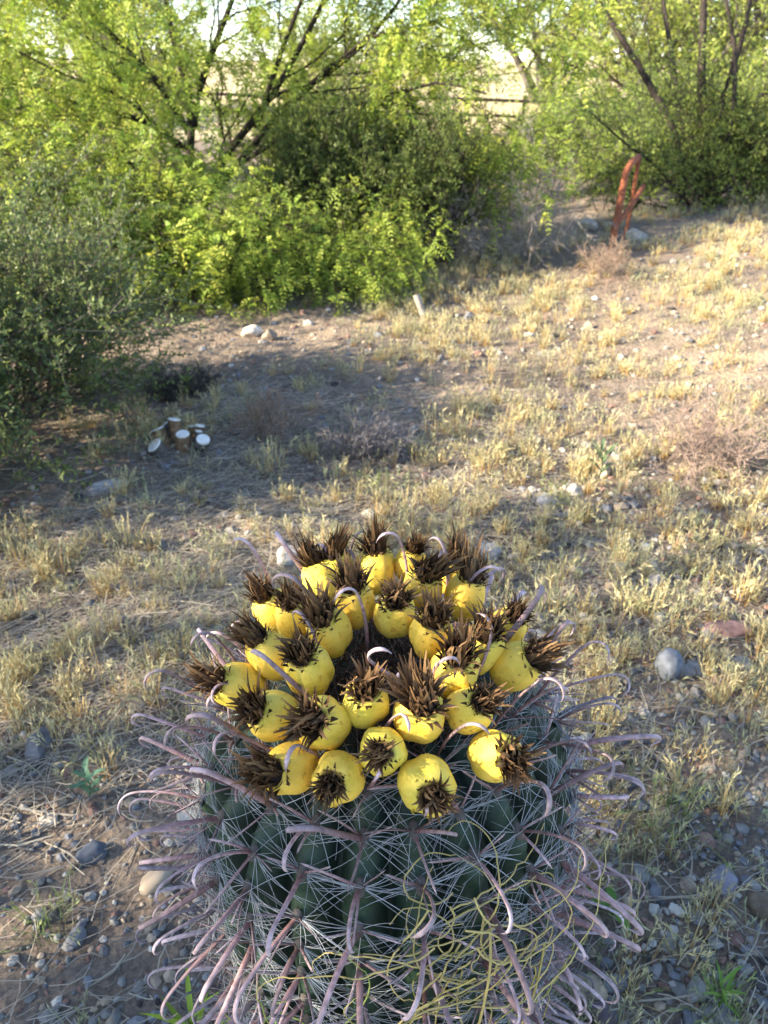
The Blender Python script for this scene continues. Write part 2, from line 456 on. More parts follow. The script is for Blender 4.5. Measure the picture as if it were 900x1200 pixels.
tag(bri.build('radial_bristles', M_BRISTLE, cactus), kind='stuff')
tag(rest.build('far_side_spines', M_SPINE, cactus), kind='stuff')
# dense brown bristles standing in the crown
cb_ = MB()
for b in range(1500):
    a = rng.uniform(0, 6.283); r = .085 * math.sqrt(rng.random()); sv = np.interp(r, PR[:60], ss[:60])
    P = np.array([r * math.cos(a), r * math.sin(a), np.interp(sv, ss, PZ)])
    d = nrm(np.array([0, 0, 1.]) + .55 * rng.normal(size=3) - .9 * np.array([math.cos(a), math.sin(a), 0]) * rng.uniform(0, .8))
    L = rng.uniform(.015, .042); t = np.linspace(0, 1, 5)
    c = np.array([.10, .062, .045]) if rng.random() < .72 else np.array([.33, .26, .22])
    tube(cb_, P + d * L * t[:, None] + rng.normal(size=3) * .006 * t[:, None] ** 2, .0006 * (1 - .7 * t), 3, c * rng.uniform(.6, 1.3))
tag(cb_.build('crown_bristles', M_BRISTLE, cactus), kind='stuff')

# fruit: body centre and dried flower tip as read off the photograph, set on the shoulder of the cactus
FR = [(440,668,440,625),(378,680,352,632),(394,668,391,632),(495,690,503,656),(480,660,493,628),(545,700,559,648),(530,672,545,640),
      (415,708,411,662),(463,720,463,684),(385,740,368,706),(345,722,343,686),(322,716,302,676),(318,768,268,716),(362,785,346,746),
      (505,743,511,706),(533,787,535,746),(562,760,574,718),(590,738,618,702),(605,780,650,759),(280,805,230,792),(320,838,275,824),
      (378,847,350,832),(428,823,434,782),(492,838,503,797),(550,832,583,804),(448,880,444,876),(396,912,380,914),(340,900,292,905),(500,920,512,935),(580,885,615,882)]
def fruit_mesh(seed):
    q = np.random.default_rng(seed); nu, nv = 28, 20
    t = np.linspace(0, 1, nv); nt_ = 15
    ph_ = np.linspace(0, math.radians(146), nt_)
    from_r = np.concatenate([.0222 * np.sin(ph_) ** .88, [.0098, .0070, .0045, .0020, 0]])
    from_z = np.concatenate([-.0005 - .0250 * np.cos(ph_), [.0200, .0185, .0178, .0175, .0175]])
    a = np.arange(nu) * 2 * math.pi / nu
    ph = q.uniform(0, 6.28, 3)
    lob = 1 + .04 * np.cos(5 * a + ph[0]) + .04 * np.cos(3 * a + ph[1]) + .025 * np.cos(8 * a + ph[2])
    A, T = np.meshgrid(a, np.arange(nv))
    R = from_r[T] * lob[None] * q.uniform(.98, 1.05)
    Z = from_z[T] * 1.13
    Z = Z + .0022 * np.cos(A + ph[1]) * (from_r[T] / .022)
    V = np.stack([R * np.cos(A), R * np.sin(A), Z], -1)
    C = np.array([.86, .63, .10])[None, None] * np.ones((nv, nu, 1))
    g = sm(-.004, -.022, from_z)[T][..., None]; C = C * (1 - g) + np.array([.70, .56, .10]) * g     # greener foot
    tp = sm(.74, .80, t)[T][..., None]; C = C * (1 - tp) + np.array([.20, .11, .03]) * tp             # brown scar under the flower
    mb = MB(); i = np.arange(nv - 1)[:, None] * nu; j = np.arange(nu)[None]
    mb.add(V, np.stack([i + j, i + (j + 1) % nu, i + nu + (j + 1) % nu, i + nu + j], -1).reshape(-1, 4), C.reshape(-1, 3))
    # little scales on the skin
    m = 14; aa = q.uniform(0, 6.28, m); zz = q.uniform(-.008, .018, m); rr = np.interp(zz, from_z[:14], from_r[:14]) + .0006
    Pn = np.stack([np.cos(aa), np.sin(aa), np.zeros(m)], -1); P = Pn * rr[:, None] + np.array([0, 0, 1.]) * zz[:, None]
    D = nrm(np.array([0, 0, 1.]) + Pn * .25); S = np.stack([-np.sin(aa), np.cos(aa), np.zeros(m)], -1)
    rhomb(mb, P, D, S, .0042, .0034, np.tile([.62, .46, .10], (m, 1)))
    me = mb.mesh('fruit', M_FRUIT); return me
def flower_mesh(seed):
    q = np.random.default_rng(seed); mb = MB(); n = 105
    az = q.uniform(0, 6.283, n); u = np.sqrt(q.random(n)); r0 = .0078 * u
    sway = q.normal(0, .18, 2)
    P = np.stack([r0 * np.cos(az), r0 * np.sin(az), q.uniform(-.003, .004, n)], -1)
    lean = .0 + .30 * u + q.normal(0, .12, n); L = q.uniform(.014, .036, n) * (1 - .35 * u); W = q.uniform(.0009, .0045, n)
    bend = q.normal(.05, .8, n)
    c0 = pal(q, n, (.022, .012, .008), (.050, .027, .015)); c1 = pal(q, n, (.07, .036, .017), (.16, .088, .040), (.30, .18, .08))
    ctr = blades(mb, P, az + q.normal(0, .5, n), lean, L, W, bend, c0, c1, 5)
    mb.V = [v + np.stack([sway[0] * v[:, 2] + 9 * sway[1] * v[:, 2] ** 2, sway[1] * v[:, 2] - 9 * sway[0] * v[:, 2] ** 2, 0 * v[:, 2]], -1) for v in mb.V]
    n = 26; az = np.arange(n) * 6.283 / n + q.normal(0, .12, n); P = np.stack([.0080 * np.cos(az), .0080 * np.sin(az), np.full(n, -.002)], -1)
    blades(mb, P, az, q.uniform(.15, .9, n), q.uniform(.006, .013, n), q.uniform(.0025, .0042, n), q.uniform(-.3, .8, n), pal(q, n, (.022, .012, .008), (.04, .022, .012)), pal(q, n, (.05, .026, .013), (.15, .085, .04)), 4)
    t = np.linspace(0, 1, 5)
    tube(mb, np.stack([0 * t, 0 * t, -.004 + .014 * t], -1), np.interp(t, [0, .4, 1], [.0082, .008, .003]), 10, (.022, .012, .008), cap=True)
    return mb.mesh('dried_flower', M_TEPAL)
FM = [fruit_mesh(k) for k in range(5)]; FL = [flower_mesh(20 + k) for k in range(6)]
def fdome(p):
    r = math.hypot(p[0] - AX[0], p[1] - AX[1]); z = max(p[2] - .520, 0)
    return (r / .162) ** SN + (z / .117) ** SN - 1
for k, (u, v, tu, tv) in enumerate(FR):
    d = ray(u, v); best = None
    for t in np.arange(.4, .9, .0008):
        p = CAM + d * t
        f = fdome(p)
        if best is None or f < best[0]: best = (f, p, t)
        if f <= 0: break
    f, p, t = best
    e = 1e-3; n = nrm(np.array([fdome(p + e * np.eye(3)[i]) - fdome(p - e * np.eye(3)[i]) for i in range(3)]))
    # aim so that the flower lies where the photo shows it, depth from the dome's own slope
    L = .046
    lat = ((tu - u) * RT - (tv - v) * UP) / FPX * t / L
    m = np.linalg.norm(lat)
    if m > .97: lat *= .97 / m
    m = min(np.linalg.norm(lat), .97); fwdc = float(n @ FW); sgn = -1 if fwdc < .25 else 1
    want = lat + FW * sgn * math.sqrt(1 - m * m)
    axd = nrm(.62 * want + .38 * n)
    sc = rng.uniform(.80, .94) * (1.0 if k not in (2, 4, 6) else .9)
    fr = link('fruit', FM[k % 5], cactus, p - CB, orient(axd, rng.uniform(0, 6)), sc)
    link('dried_flower', FL[rng.integers(6)], fr, (0, 0, .0205), Quaternion((0, 0, 1), rng.uniform(0, 6)), rng.uniform(1.22, 1.55) * (.72 if k in (25, 26, 28) else 1))
# pale hooked spines standing between the fruit
for (u, v, u2, v2) in [(300,650,318,685),(540,625,525,690),(404,628,408,660),(480,628,478,680),(330,655,372,690),(365,715,378,765),(560,672,530,705),(430,690,430,740),
                       (475,770,474,805),(640,715,580,765),(420,790,470,800),(240,792,300,805),(355,690,392,740),(600,750,560,790),(500,790,495,825),(470,820,452,850),(310,800,360,815),(540,850,520,870)]:
    d = ray(u2, v2); t = .4
    while fdome(CAM + d * t) > -.1 and t < .9: t += .002
    base = CAM + d * min(t, .78); tipd = CAM + ray(u, v) * (min(t, .78) - .02) - base
    axd = nrm(tipd + np.array([0, 0, .02])); ln = float(np.clip(np.linalg.norm(tipd), .035, .075))
    rad = nrm(np.array([base[0] - AX[0], base[1] - AX[1], 0]))
    link('hooked_spine', HOOKS[0][rng.integers(5)], cactus, base - CB - axd * .02, orient_zx(axd, nrm(-rad * .4 + rng.normal(size=3) * .5)), (ln + .042) / .082)

# ------------------------------------------------------------------ woody plants
def grow(q, p, d, L, r, lvl, cfg, out, tips):
    n = max(4, int(cfg.get('seg', 7) - lvl)); st = L / n; pts = [p]; d = nrm(d)
    for i in range(n):
        d = nrm(d + q.normal(size=3) * cfg['wander'] + np.array([0, 0, cfg['trop'][min(lvl, len(cfg['trop']) - 1)]]))
        p = p + d * st; pts.append(p)
    pts = np.array(pts); out.append((pts, np.linspace(r, r * cfg.get('taper', .45), n + 1), lvl))
    spawn(q, pts, r, lvl, cfg, out, tips)

def spawn(q, pts, r, lvl, cfg, out, tips):
    if lvl >= cfg['levels']:
        tips.append(pts); return
    n = len(pts) - 1
    for c in range(cfg['n'][lvl]):
        f = q.uniform(cfg['start'][lvl], 1.0) * n; i = min(int(f), n - 1); pp = pts[i] + (pts[i + 1] - pts[i]) * (f - i)
        T = nrm(pts[i + 1] - pts[i]); per = nrm(np.cross(T, q.normal(size=3)))
        a = cfg['ang'][lvl] * q.uniform(.6, 1.35)
        grow(q, pp, T * math.cos(a) + per * math.sin(a), cfg['len'][lvl] * q.uniform(.6, 1.2), max(r * (1 - .5 * f / n) * cfg.get('rr', .55), cfg.get('rmin', .002)), lvl + 1, cfg, out, tips)

def wood(mb, out, C=(1, 1, 1), maxlvl=9):
    for pts, R, lvl in out:
        if lvl <= maxlvl: tube(mb, pts, R, 7 if R[0] > .015 else (5 if R[0] > .005 else 3), C)

def along(q, tips, per, start=.15):
    P = []; D = []
    for pts in tips:
        n = len(pts) - 1; f = q.uniform(start, 1, per) * n; i = np.minimum(f.astype(int), n - 1)
        P.append(pts[i] + (pts[i + 1] - pts[i]) * (f - i)[:, None]); D.append(nrm(pts[i + 1] - pts[i]))
    return np.concatenate(P), np.concatenate(D)

def simple_leaves(mb, q, P, D, l, w, cols, spread=1.0, upb=.25):
    n = len(P); d = nrm(D * .5 + spread * q.normal(size=(n, 3)) + np.array([0, 0, upb])); S = nrm(np.cross(d, q.normal(size=(n, 3))))
    sc = q.uniform(.65, 1.3, n); rhomb(mb, P, d, S, l * sc, w * sc, pal(q, n, *cols))

def pinnate(mb, q, P, D, L, pairs, ll, lw, cols, droop=.5):
    """feathery mesquite-type leaves: rows of narrow leaflets on either side of a stalk"""
    n = len(P); d = nrm(D * .45 + q.normal(size=(n, 3)) * .7 + np.array([0, 0, -.15]))
    S = nrm(np.cross(d, np.array([0, 0, 1.]) + .5 * q.normal(size=(n, 3))))
    base = pal(q, n, *cols); sc = q.uniform(.7, 1.25, n)
    for i in range(pairs):
        t = (i + 1) / pairs
        pos = P + d * (L * sc * t)[:, None] - np.array([0, 0, 1.]) * (droop * L * sc * t * t)[:, None]
        for sg in (-1, 1):
            ld = nrm(S * sg * .85 + d * .55 + q.normal(size=(n, 3)) * .16 - np.array([0, 0, .12]))
            N = nrm(np.cross(d, S)); ls = nrm(np.cross(N + .35 * q.normal(size=(n, 3)), ld))
            k = 1 - .45 * abs(t - .5) * 2
            rhomb(mb, pos, ld, ls, ll * k * sc, lw * sc, base * q.uniform(.88, 1.12, (n, 1)))

def plant(name, label, cat, base, out, leaf_mb, bark, leaf_mat=M_LEAF, group=None, wname='trunk', cname='crown', wcol=(1, 1, 1)):
    t = thing(name, label, cat, base, group); b = np.asarray(base, float)
    mb = MB(); wood(mb, out, wcol); mb.V = [v - b for v in mb.V]; mb.build(wname, bark, t)
    if leaf_mb is not None and leaf_mb.n:
        leaf_mb.V = [v - b for v in leaf_mb.V]; leaf_mb.build(cname, leaf_mat, t, smooth=False)
    return t

YG = [(.36, .42, .055), (.27, .38, .05), (.48, .46, .08), (.17, .28, .04)]     # mesquite leaf greens
def onground(u, depth):
    p = at(u, 600, depth); x = p[0]; y = CAM[1] + depth * math.cos(PITCH) * 1.0
    return x, y

def gpos(x, y, sink=.02): return np.array([x, y, float(gz(x, y)) - sink])

# -- multi-stemmed mesquite on the left
q = np.random.default_rng(11); out = []; tips = []
b0 = gpos(-1.25, 5.0)
def poly(pix, n=9):
    pts = np.array([at(*p) for p in pix]); m = np.linspace(0, len(pts) - 1, n)
    return np.stack([np.interp(m, np.arange(len(pts)), pts[:, i]) for i in range(3)], -1)
cfgM = dict(levels=3, n=[7, 5, 4], start=[.15, .2, .2], ang=[.7, .75, .8], len=[.75, .42, .24], wander=.13, trop=[.03, .0, -.05], rr=.5, rmin=.0022, seg=8)
stems = [([(225, 310, 4.95), (222, 200, 4.9), (226, 120, 4.8), (205, 60, 4.7), (190, -30, 4.6), (185, -160, 4.5)], .045),
         ([(226, 150, 4.85), (236, 95, 4.8), (255, 45, 4.75), (280, -20, 4.7), (300, -140, 4.6)], .040),
         ([(228, 270, 4.95), (262, 185, 4.9), (310, 125, 4.8), (345, 70, 4.7), (385, -10, 4.6), (420, -120, 4.5)], .042),
         ([(245, 235, 4.95), (300, 165, 4.85), (355, 105, 4.75), (420, 60, 4.65), (470, 0, 4.55), (505, -70, 4.5)], .036),
         ([(262, 205, 4.9), (330, 160, 4.7), (390, 130, 4.55), (450, 112, 4.4), (520, 95, 4.3), (570, 110, 4.2)], .024),
         ([(225, 180, 4.9), (170, 140, 4.7), (100, 125, 4.5), (20, 100, 4.3), (-70, 60, 4.1)], .030),
         ([(224, 160, 4.9), (180, 90, 4.6), (120, 30, 4.4), (50, -40, 4.2), (0, -110, 4.1)], .032),
         ([(222, 240, 4.9), (150, 190, 4.6), (80, 170, 4.4), (0, 165, 4.2)], .022),
         ([(300, 150, 4.85), (330, 60, 4.6), (365, -30, 4.4), (385, -130, 4.3)], .026),
         ([(355, 105, 4.7), (430, 45, 4.5), (510, 25, 4.35), (570, 60, 4.25)], .018),
         ([(222, 265, 4.9), (175, 225, 4.5), (115, 210, 4.25), (50, 225, 4.05)], .016),
         ([(224, 240, 4.9), (205, 200, 4.5), (170, 215, 4.2), (140, 250, 4.05)], .014),
         ([(225, 200, 4.9), (190, 150, 4.4), (140, 110, 4.1), (80, 90, 3.9), (20, 60, 3.8)], .018),
         ([(222, 130, 4.8), (150, 60, 5.2), (80, 20, 5.6), (0, -30, 5.9)], .03)]
for pix, r in stems:
    pts = poly(pix, 10); out.append((pts, np.linspace(r * .72, r * .22, 10), 0)); spawn(q, pts, r * .5, 0, cfgM, out, tips)
lm = MB(); P, D = along(q, tips, 9)
pinnate(lm, q, P, D, .09, 6, .028, .0095, YG)
mes = plant('mesquite_tree', 'mesquite tree with fanning dark stems and feathery yellow green leaves', 'tree', b0, out, lm, M_BARK)

# -- low bright suckers in front of it
def bush(seed, name, label, cat, base, stems, L, spread, cfg, leaf, bark, wcol=(1, 1, 1), group=None, r0=.012, ctr_spread=.15, lean=(0, 0)):
    q = np.random.default_rng(seed); out = []; tips = []
    for i in range(stems):
        a = q.uniform(0, 6.283); tl = spread * math.sqrt(q.random())
        d = np.array([math.cos(a) * math.sin(tl) + lean[0], math.sin(a) * math.sin(tl) + lean[1], math.cos(tl)])
        p = base + np.array([math.cos(a), math.sin(a), 0]) * ctr_spread * q.random(); p[2] = float(gz(p[0], p[1])) - .02
        grow(q, p, d, L * q.uniform(.65, 1.15), r0 * q.uniform(.6, 1.1), 0, cfg, out, tips)
    lm = MB()
    if leaf: leaf(lm, q, tips)
    return plant(name, label, cat, base, out, lm, bark, group=group, wname='stems', cname='foliage', wcol=wcol)

cfgS = dict(levels=2, n=[6, 5], start=[.2, .2], ang=[.8, .8], len=[.34, .2], wander=.16, trop=[-.02, -.06, -.1], rr=.5, rmin=.002)
def leaf_pin(per, L=.08, ll=.026, lw=.008, cols=YG):
    def f(lm, q, tips):
        P, D = along(q, tips, per); pinnate(lm, q, P, D, L, 6, ll, lw, cols)
    return f
def leaf_sim(per, l, w, cols, spread=1.0):
    def f(lm, q, tips):
        P, D = along(q, tips, per, .0); simple_leaves(lm, q, P, D, l, w, cols, spread)
    return f
GB = [(.32, .40, .055), (.20, .31, .045), (.44, .48, .08)]
for sd, u, dp, n, L, lbl in [(21, 165, 4.25, 10, .62, 'bright green feathery mesquite sucker growing beside the creosote bush'),
                             (22, 245, 4.1, 14, .58, 'broad bright green feathery mesquite sucker under the forked tree'),
                             (23, 345, 4.2, 12, .42, 'low bright green feathery sucker in front of the dark broom bush'),
                             (24, 415, 4.25, 9, .32, 'short bright green feathery sucker beside the leaning wooden stake')]:
    d = at(u, 350, dp); base = gpos(d[0], d[1])
    bush(sd, 'mesquite_sucker', lbl, 'shrub', base, n, L, 1.15, cfgS, leaf_pin(7, .075, .021, .0068, GB), M_BARK, r0=.009, group='feathery green suckers below the mesquite')

# -- dark fine-leaved broom bush in the middle
cfgB = dict(levels=3, n=[7, 5, 4], start=[.2, .2, .15], ang=[.6, .6, .55], len=[.34, .24, .16], wander=.12, trop=[.04, .03, .03], rr=.5, rmin=.0018)
DG = [(.11, .165, .035), (.16, .215, .045), (.24, .27, .065), (.07, .115, .03)]
for sd, u, v, dp, n, L, lbl in [(31, 385, 320, 4.9, 14, .56, 'tall dark olive broom bush standing under the leaning mesquite stems'),
                                (32, 515, 335, 4.75, 14, .52, 'rounded dark olive broom bush beside the bare grey twigs'),
                                (33, 455, 320, 5.3, 12, .56, 'dark olive broom bush standing behind two others near the mesquite')]:
    d = at(u, v, dp)
    bush(sd, 'broom_bush', lbl, 'shrub', gpos(d[0], d[1]), n, L, .75, cfgB, leaf_sim(18, .022, .006, DG, .7), M_BARK, r0=.012, group='dark broom bushes')

# -- creosote bush at the left edge
cfgC = dict(levels=3, n=[7, 5, 4], start=[.2, .2, .15], ang=[.55, .65, .7], len=[.42, .24, .14], wander=.12, trop=[.02, .02, .02], rr=.55, rmin=.0013)
GG = [(.075, .125, .050), (.11, .16, .065), (.15, .19, .05), (.22, .24, .06)]
d = at(20, 480, 2.75)
bush(41, 'creosote_bush', 'large grey green creosote bush with tiny leaves beside the cut stump', 'shrub', gpos(-1.38, 2.28), 38, .40, 1.1, cfgC, leaf_sim(20, .015, .0065, GG, 1.0), M_BARK2, r0=.010, ctr_spread=.25)
bush(42, 'creosote_bush', 'second creosote bush on the far side of the large one', 'shrub', gpos(-2.15, 3.95), 16, .58, .7, cfgC, leaf_sim(14, .016, .007, GG, 1.0), M_BARK2, r0=.011, ctr_spread=.2)

# -- bare grey twigs
cfgD = dict(levels=3, n=[6, 5, 3], start=[.15, .2, .2], ang=[.6, .7, .7], len=[.3, .18, .1], wander=.16, trop=[.02, .0, .0], rr=.55, rmin=.0016)
def twigs(seed, name, label, base, stems, L, spread, wcol, r0=.005, leaf=None, group=None, lv=3):
    c = dict(cfgD); c['len'] = [L * .6, L * .38, L * .22]; c['levels'] = lv; c['rmin'] = .0011
    return bush(seed, name, label, 'shrub', base, stems, L, spread, c, leaf, M_TWIG, wcol, group, r0, .06)
d = at(596, 320, 4.75); twigs(51, 'bare_shrub', 'leafless grey twiggy shrub between the broom bush and the wash', gpos(d[0], d[1]), 26, .46, 1.1, (.36, .31, .27))
d = ghit(428, 528); twigs(52, 'bare_shrub', 'small dense grey dead shrub on the straw behind the cactus', gpos(d[0], d[1]), 22, .10, .9, (.22, .195, .19), .002)
d = ghit(818, 545); twigs(53, 'twiggy_shrub', 'low purplish brown twiggy shrub on the berm', gpos(d[0], d[1]), 14, .16, .6, (.32, .235, .19), .0016)
d = ghit(325, 505); twigs(54, 'twiggy_shrub', 'low reddish brown twiggy shrub on the straw beside the stump', gpos(d[0], d[1]), 9, .11, .8, (.28, .20, .15), .0016)
d = ghit(215, 465); twigs(55, 'bare_shrub', 'small dark dead shrub behind the cut stump', gpos(d[0], d[1]), 22, .09, 1.1, (.085, .07, .06), .0025)
d = ghit(700, 330); twigs(56, 'twiggy_shrub', 'dry pinkish stalky weed below the rusty frame', gpos(d[0], d[1]), 9, .17, .6, (.27, .19, .14), .002)

# -- tree on the right with several slender stems
q = np.random.default_rng(61); out = []; tips = []
cfgR = dict(levels=3, n=[7, 5, 3], start=[.25, .2, .2], ang=[.7, .8, .8], len=[.6, .32, .18], wander=.13, trop=[.03, .0, .0], rr=.42, rmin=.0022, seg=8)
dd = 5.9
for pix, r in [([(815, 285, dd), (812, 200, dd), (785, 140, dd), (750, 80, dd), (700, 0, dd), (670, -60, dd)], .030),
               ([(818, 285, dd), (825, 180, dd), (822, 90, dd), (825, 0, dd), (828, -120, dd)], .036),
               ([(822, 285, dd + .1), (835, 200, dd), (845, 120, dd - .1), (872, 40, dd - .2), (890, -60, dd - .3)], .028),
               ([(820, 285, dd), (850, 190, dd + .1), (890, 120, dd + .2), (940, 40, dd + .2), (970, -30, dd + .3)], .030),
               ([(812, 285, dd), (800, 170, dd + .2), (790, 80, dd + .3), (775, -10, dd + .4), (770, -100, dd + .5)], .022),
               ([(820, 280, dd), (860, 140, dd - .3), (862, 60, dd - .4), (845, -30, dd - .5)], .020),
               ([(815, 250, dd), (770, 195, dd - .2), (735, 170, dd - .3), (690, 130, dd - .4)], .011)]:
    pts = poly(pix, 11); pts[0][2] = gz(pts[0][0], pts[0][1]) - .03
    out.append((pts, np.linspace(r * 1.3, r * .5, 11), 0)); spawn(q, pts, r * .55, 0, cfgR, out, tips)
lm = MB(); P, D = along(q, tips, 7)
keep = q.random(len(P)) < .30 + .6 * (P[:, 2] < 1.2)
simple_leaves(lm, q, P[keep], D[keep], .028, .011, [(.20, .27, .045), (.13, .20, .035), (.30, .34, .07)])
bR = gpos(*at(818, 285, dd)[:2])
plant('slender_tree', 'slender many stemmed tree with sparse small leaves behind the berm', 'tree', bR, out, lm, M_BARK)
cfgU = dict(levels=3, n=[6, 5, 4], start=[.1, .15, .15], ang=[.7, .7, .7], len=[.45, .28, .16], wander=.14, trop=[.03, .02, .0], rr=.5, rmin=.002)
UG = [(.15, .20, .035), (.23, .27, .045), (.09, .14, .028), (.34, .36, .07)]
for sd, u, dp, n, L, lbl in [(62, 790, 6.1, 12, .6, 'leafy undergrowth bush at the foot of the slender tree, next to the rusty frame'),
                             (63, 880, 6.2, 13, .62, 'leafy undergrowth bush at the foot of the slender tree, away from the rusty frame'),
                             (64, 960, 6.0, 12, .7, 'leafy undergrowth bush beyond the slender tree on the berm')]:
    d = at(u, 290, dp)
    bush(sd, 'undergrowth_bush', lbl, 'shrub', gpos(d[0], d[1]), n, L, .95, cfgU, leaf_sim(10, .026, .011, UG), M_BARK, r0=.010, group='undergrowth around the slender tree')

# -- green bushes down in the wash and trees beyond
cfgW = dict(levels=3, n=[6, 5, 4], start=[.15, .2, .15], ang=[.5, .55, .6], len=[.45, .32, .2], wander=.12, trop=[.05, .04, .03], rr=.5, rmin=.004)
WG = [(.21, .29, .04), (.30, .36, .055), (.13, .20, .035)]
for sd, u, dp, n, L, lbl in [(71, 640, 9.3, 12, .62, 'bright green bush in the wash beside the dark stone bank'),
                             (72, 715, 8.6, 12, .62, 'bright green bush in the wash behind the rusty frame'),
                             (73, 665, 10.6, 12, .72, 'taller bright green bush in the wash below the fence'),
                             (74, 770, 9.8, 12, .85, 'bright green bush in the wash behind the slender tree'),
                             (75, 850, 10.5, 12, .95, 'tall bright green bush beyond the slender tree in the wash')]:
    d = at(u, 230, dp)
    bush(sd, 'wash_bush', lbl, 'shrub', gpos(d[0], d[1]), n, L, .8, cfgW, leaf_sim(9, .055, .012, WG), M_BARK2, r0=.014, ctr_spread=.3, group='green bushes in the wash')

def far_tree(seed, name, label, x, y, H, spread, cols, n=6, per=16, l=.09, w=.03, group='trees beyond the wash'):
    q = np.random.default_rng(seed); out = []; tips = []; b = gpos(x, y, .1)
    c = dict(levels=3, n=[7, 6, 5], start=[.10, .15, .15], ang=[.75, .7, .7], len=[H * .42, H * .24, H * .13], wander=.12, trop=[.0, .0, -.03], rr=.5, rmin=.006)
    for i in range(n):
        a = i * 6.283 / n + q.uniform(-.4, .4); tl = spread * q.uniform(.4, 1)
        grow(q, b + np.array([math.cos(a), math.sin(a), 0]) * .1, np.array([math.cos(a) * math.sin(tl), math.sin(a) * math.sin(tl), math.cos(tl)]), H * .62 * q.uniform(.8, 1.1), H * .02, 0, c, out, tips)
    lm = MB(); P, D = along(q, tips, per, .0); simple_leaves(lm, q, P, D, l, w, cols, 1.0, .0)
    plant(name, label, 'tree', b, out, lm, M_BARK2, group=group)
PV = [(.29, .34, .06), (.40, .42, .09), (.20, .26, .045)]
far_tree(79, 'thicket_tree', 'dense yellow green thicket tree right behind the forked mesquite', -3.1, 8.2, 1.9, 1.05, PV, 7, 14, .05, .016)
far_tree(80, 'thicket_tree', 'low yellow green thicket tree behind the leaning mesquite stems', -.7, 9.2, 1.25, 1.0, PV, 7, 14, .05, .016)
far_tree(81, 'palo_verde_tree', 'pale green palo verde tree beyond the fence, between the mesquite and the slender tree', 3.6, 19.5, 4.3, 1.0, PV)
far_tree(82, 'palo_verde_tree', 'pale green palo verde tree beyond the wash, behind the slender tree', 6.6, 16.0, 4.2, .95, PV)
far_tree(83, 'palo_verde_tree', 'pale green palo verde tree far off behind the forked mesquite stems', -6.5, 21.0, 4.4, 1.0, PV)
far_tree(84, 'palo_verde_tree', 'small pale green palo verde tree on the field behind the leaning mesquite stems', -2.2, 27.0, 2.9, 1.0, PV)
far_tree(85, 'palo_verde_tree', 'pale green palo verde tree beyond the wash, past the undergrowth bushes', 9.5, 18.0, 4.6, 1.0, PV)
far_tree(86, 'palo_verde_tree', 'pale green palo verde tree far off behind the creosote bushes', -9.5, 16.0, 4.2, 1.0, PV)
far_tree(87, 'palo_verde_tree', 'distant pale green tree on the far side of the field', 1.0, 44.0, 3.4, 1.0, PV)
far_tree(88, 'palo_verde_tree', 'rounded pale green palo verde tree in the gap above the wash bushes', 4.6, 14.5, 3.0, .9, PV)

# -- unseen tree, placed and shaped to cast shade over the cactus
q = np.random.default_rng(91); out = []; tips = []
sb = np.array([-4.35, -0.65]); bs = gpos(sb[0], sb[1])
cfgT = dict(levels=3, n=[6, 5, 4], start=[.3, .2, .15], ang=[.8, .8, .8], len=[.95, .6, .36], wander=.12, trop=[.0, -.02, -.04], rr=.5, rmin=.004, seg=8)
for i in range(10):
    a = i * 6.283 / 10; tl = q.uniform(.32, .92)
    grow(q, bs + np.array([math.cos(a), math.sin(a), 0]) * .12, np.array([math.cos(a) * math.sin(tl), math.sin(a) * math.sin(tl), math.cos(tl)]), q.uniform(2.1, 2.9), .07, 0, cfgT, out, tips)
lm = MB(); P, D = along(q, tips, 6, .0)
pinnate(lm, q, P, D, .12, 4, .06, .022, YG)
plant('unseen_shade_tree', 'unseen spreading mesquite tree placed to shade the barrel cactus', 'tree', bs, out, lm, M_BARK)
bush(43, 'creosote_bush', 'unseen creosote bush added outside the clearing to shade its larger neighbour', 'shrub', gpos(-3.4, 1.75), 20, .50, .75, cfgC, leaf_sim(12, .018, .008, GG, 1.0), M_BARK2, r0=.011, ctr_spread=.3)  # added out of frame, up-sun, only to shade the large creosote

# ------------------------------------------------------------------ rusty frame, stake, fence, stump
d = ghit(722, 300); fb = gpos(d[0], d[1], .0); dp = float((fb - CAM) @ FW)
fr = thing('rusty_frame', 'leaning rusty iron frame of two bars and a brace at the edge of the wash', 'metal frame', fb)
def bar(name, pix, r, parent, base, flat=1.0, mat=M_RUST, k=8):
    pts = poly(pix, 2 * len(pix) + 3) - base; mb = MB(); tube(mb, pts, r, k, (1, 1, 1), flat, cap=True); return mb.build(name, mat, parent)
bar('front_bar', [(714, 304, dp), (722, 262, dp), (729, 225, dp + .02), (734, 200, dp + .04), (741, 190, dp + .1), (748, 184, dp + .2)], .021, fr, fb, 1.0)
bar('rear_bar', [(749, 184, dp + .22), (744, 215, dp + .26), (738, 250, dp + .3), (731, 285, dp + .3), (729, 300, dp + .3)], .013, fr, fb, 1.0)
bar('brace', [(724, 262, dp + .03), (738, 243, dp + .14), (748, 228, dp + .24), (754, 218, dp + .3)], .016, fr, fb)
d = ghit(499, 376); sp = gpos(d[0], d[1]); dps = float((sp - CAM) @ FW)
mb = MB(); pts = poly([(500, 380, dps), (494, 362, dps), (488, 346, dps)], 7) - sp
tube(mb, pts, .019, 7, (1, 1, 1), .7, cap=True)
tag(mb.build('wooden_stake', M_DEADWOOD), 'short weathered wooden stake leaning at the edge of the bushes', 'stake').location = sp

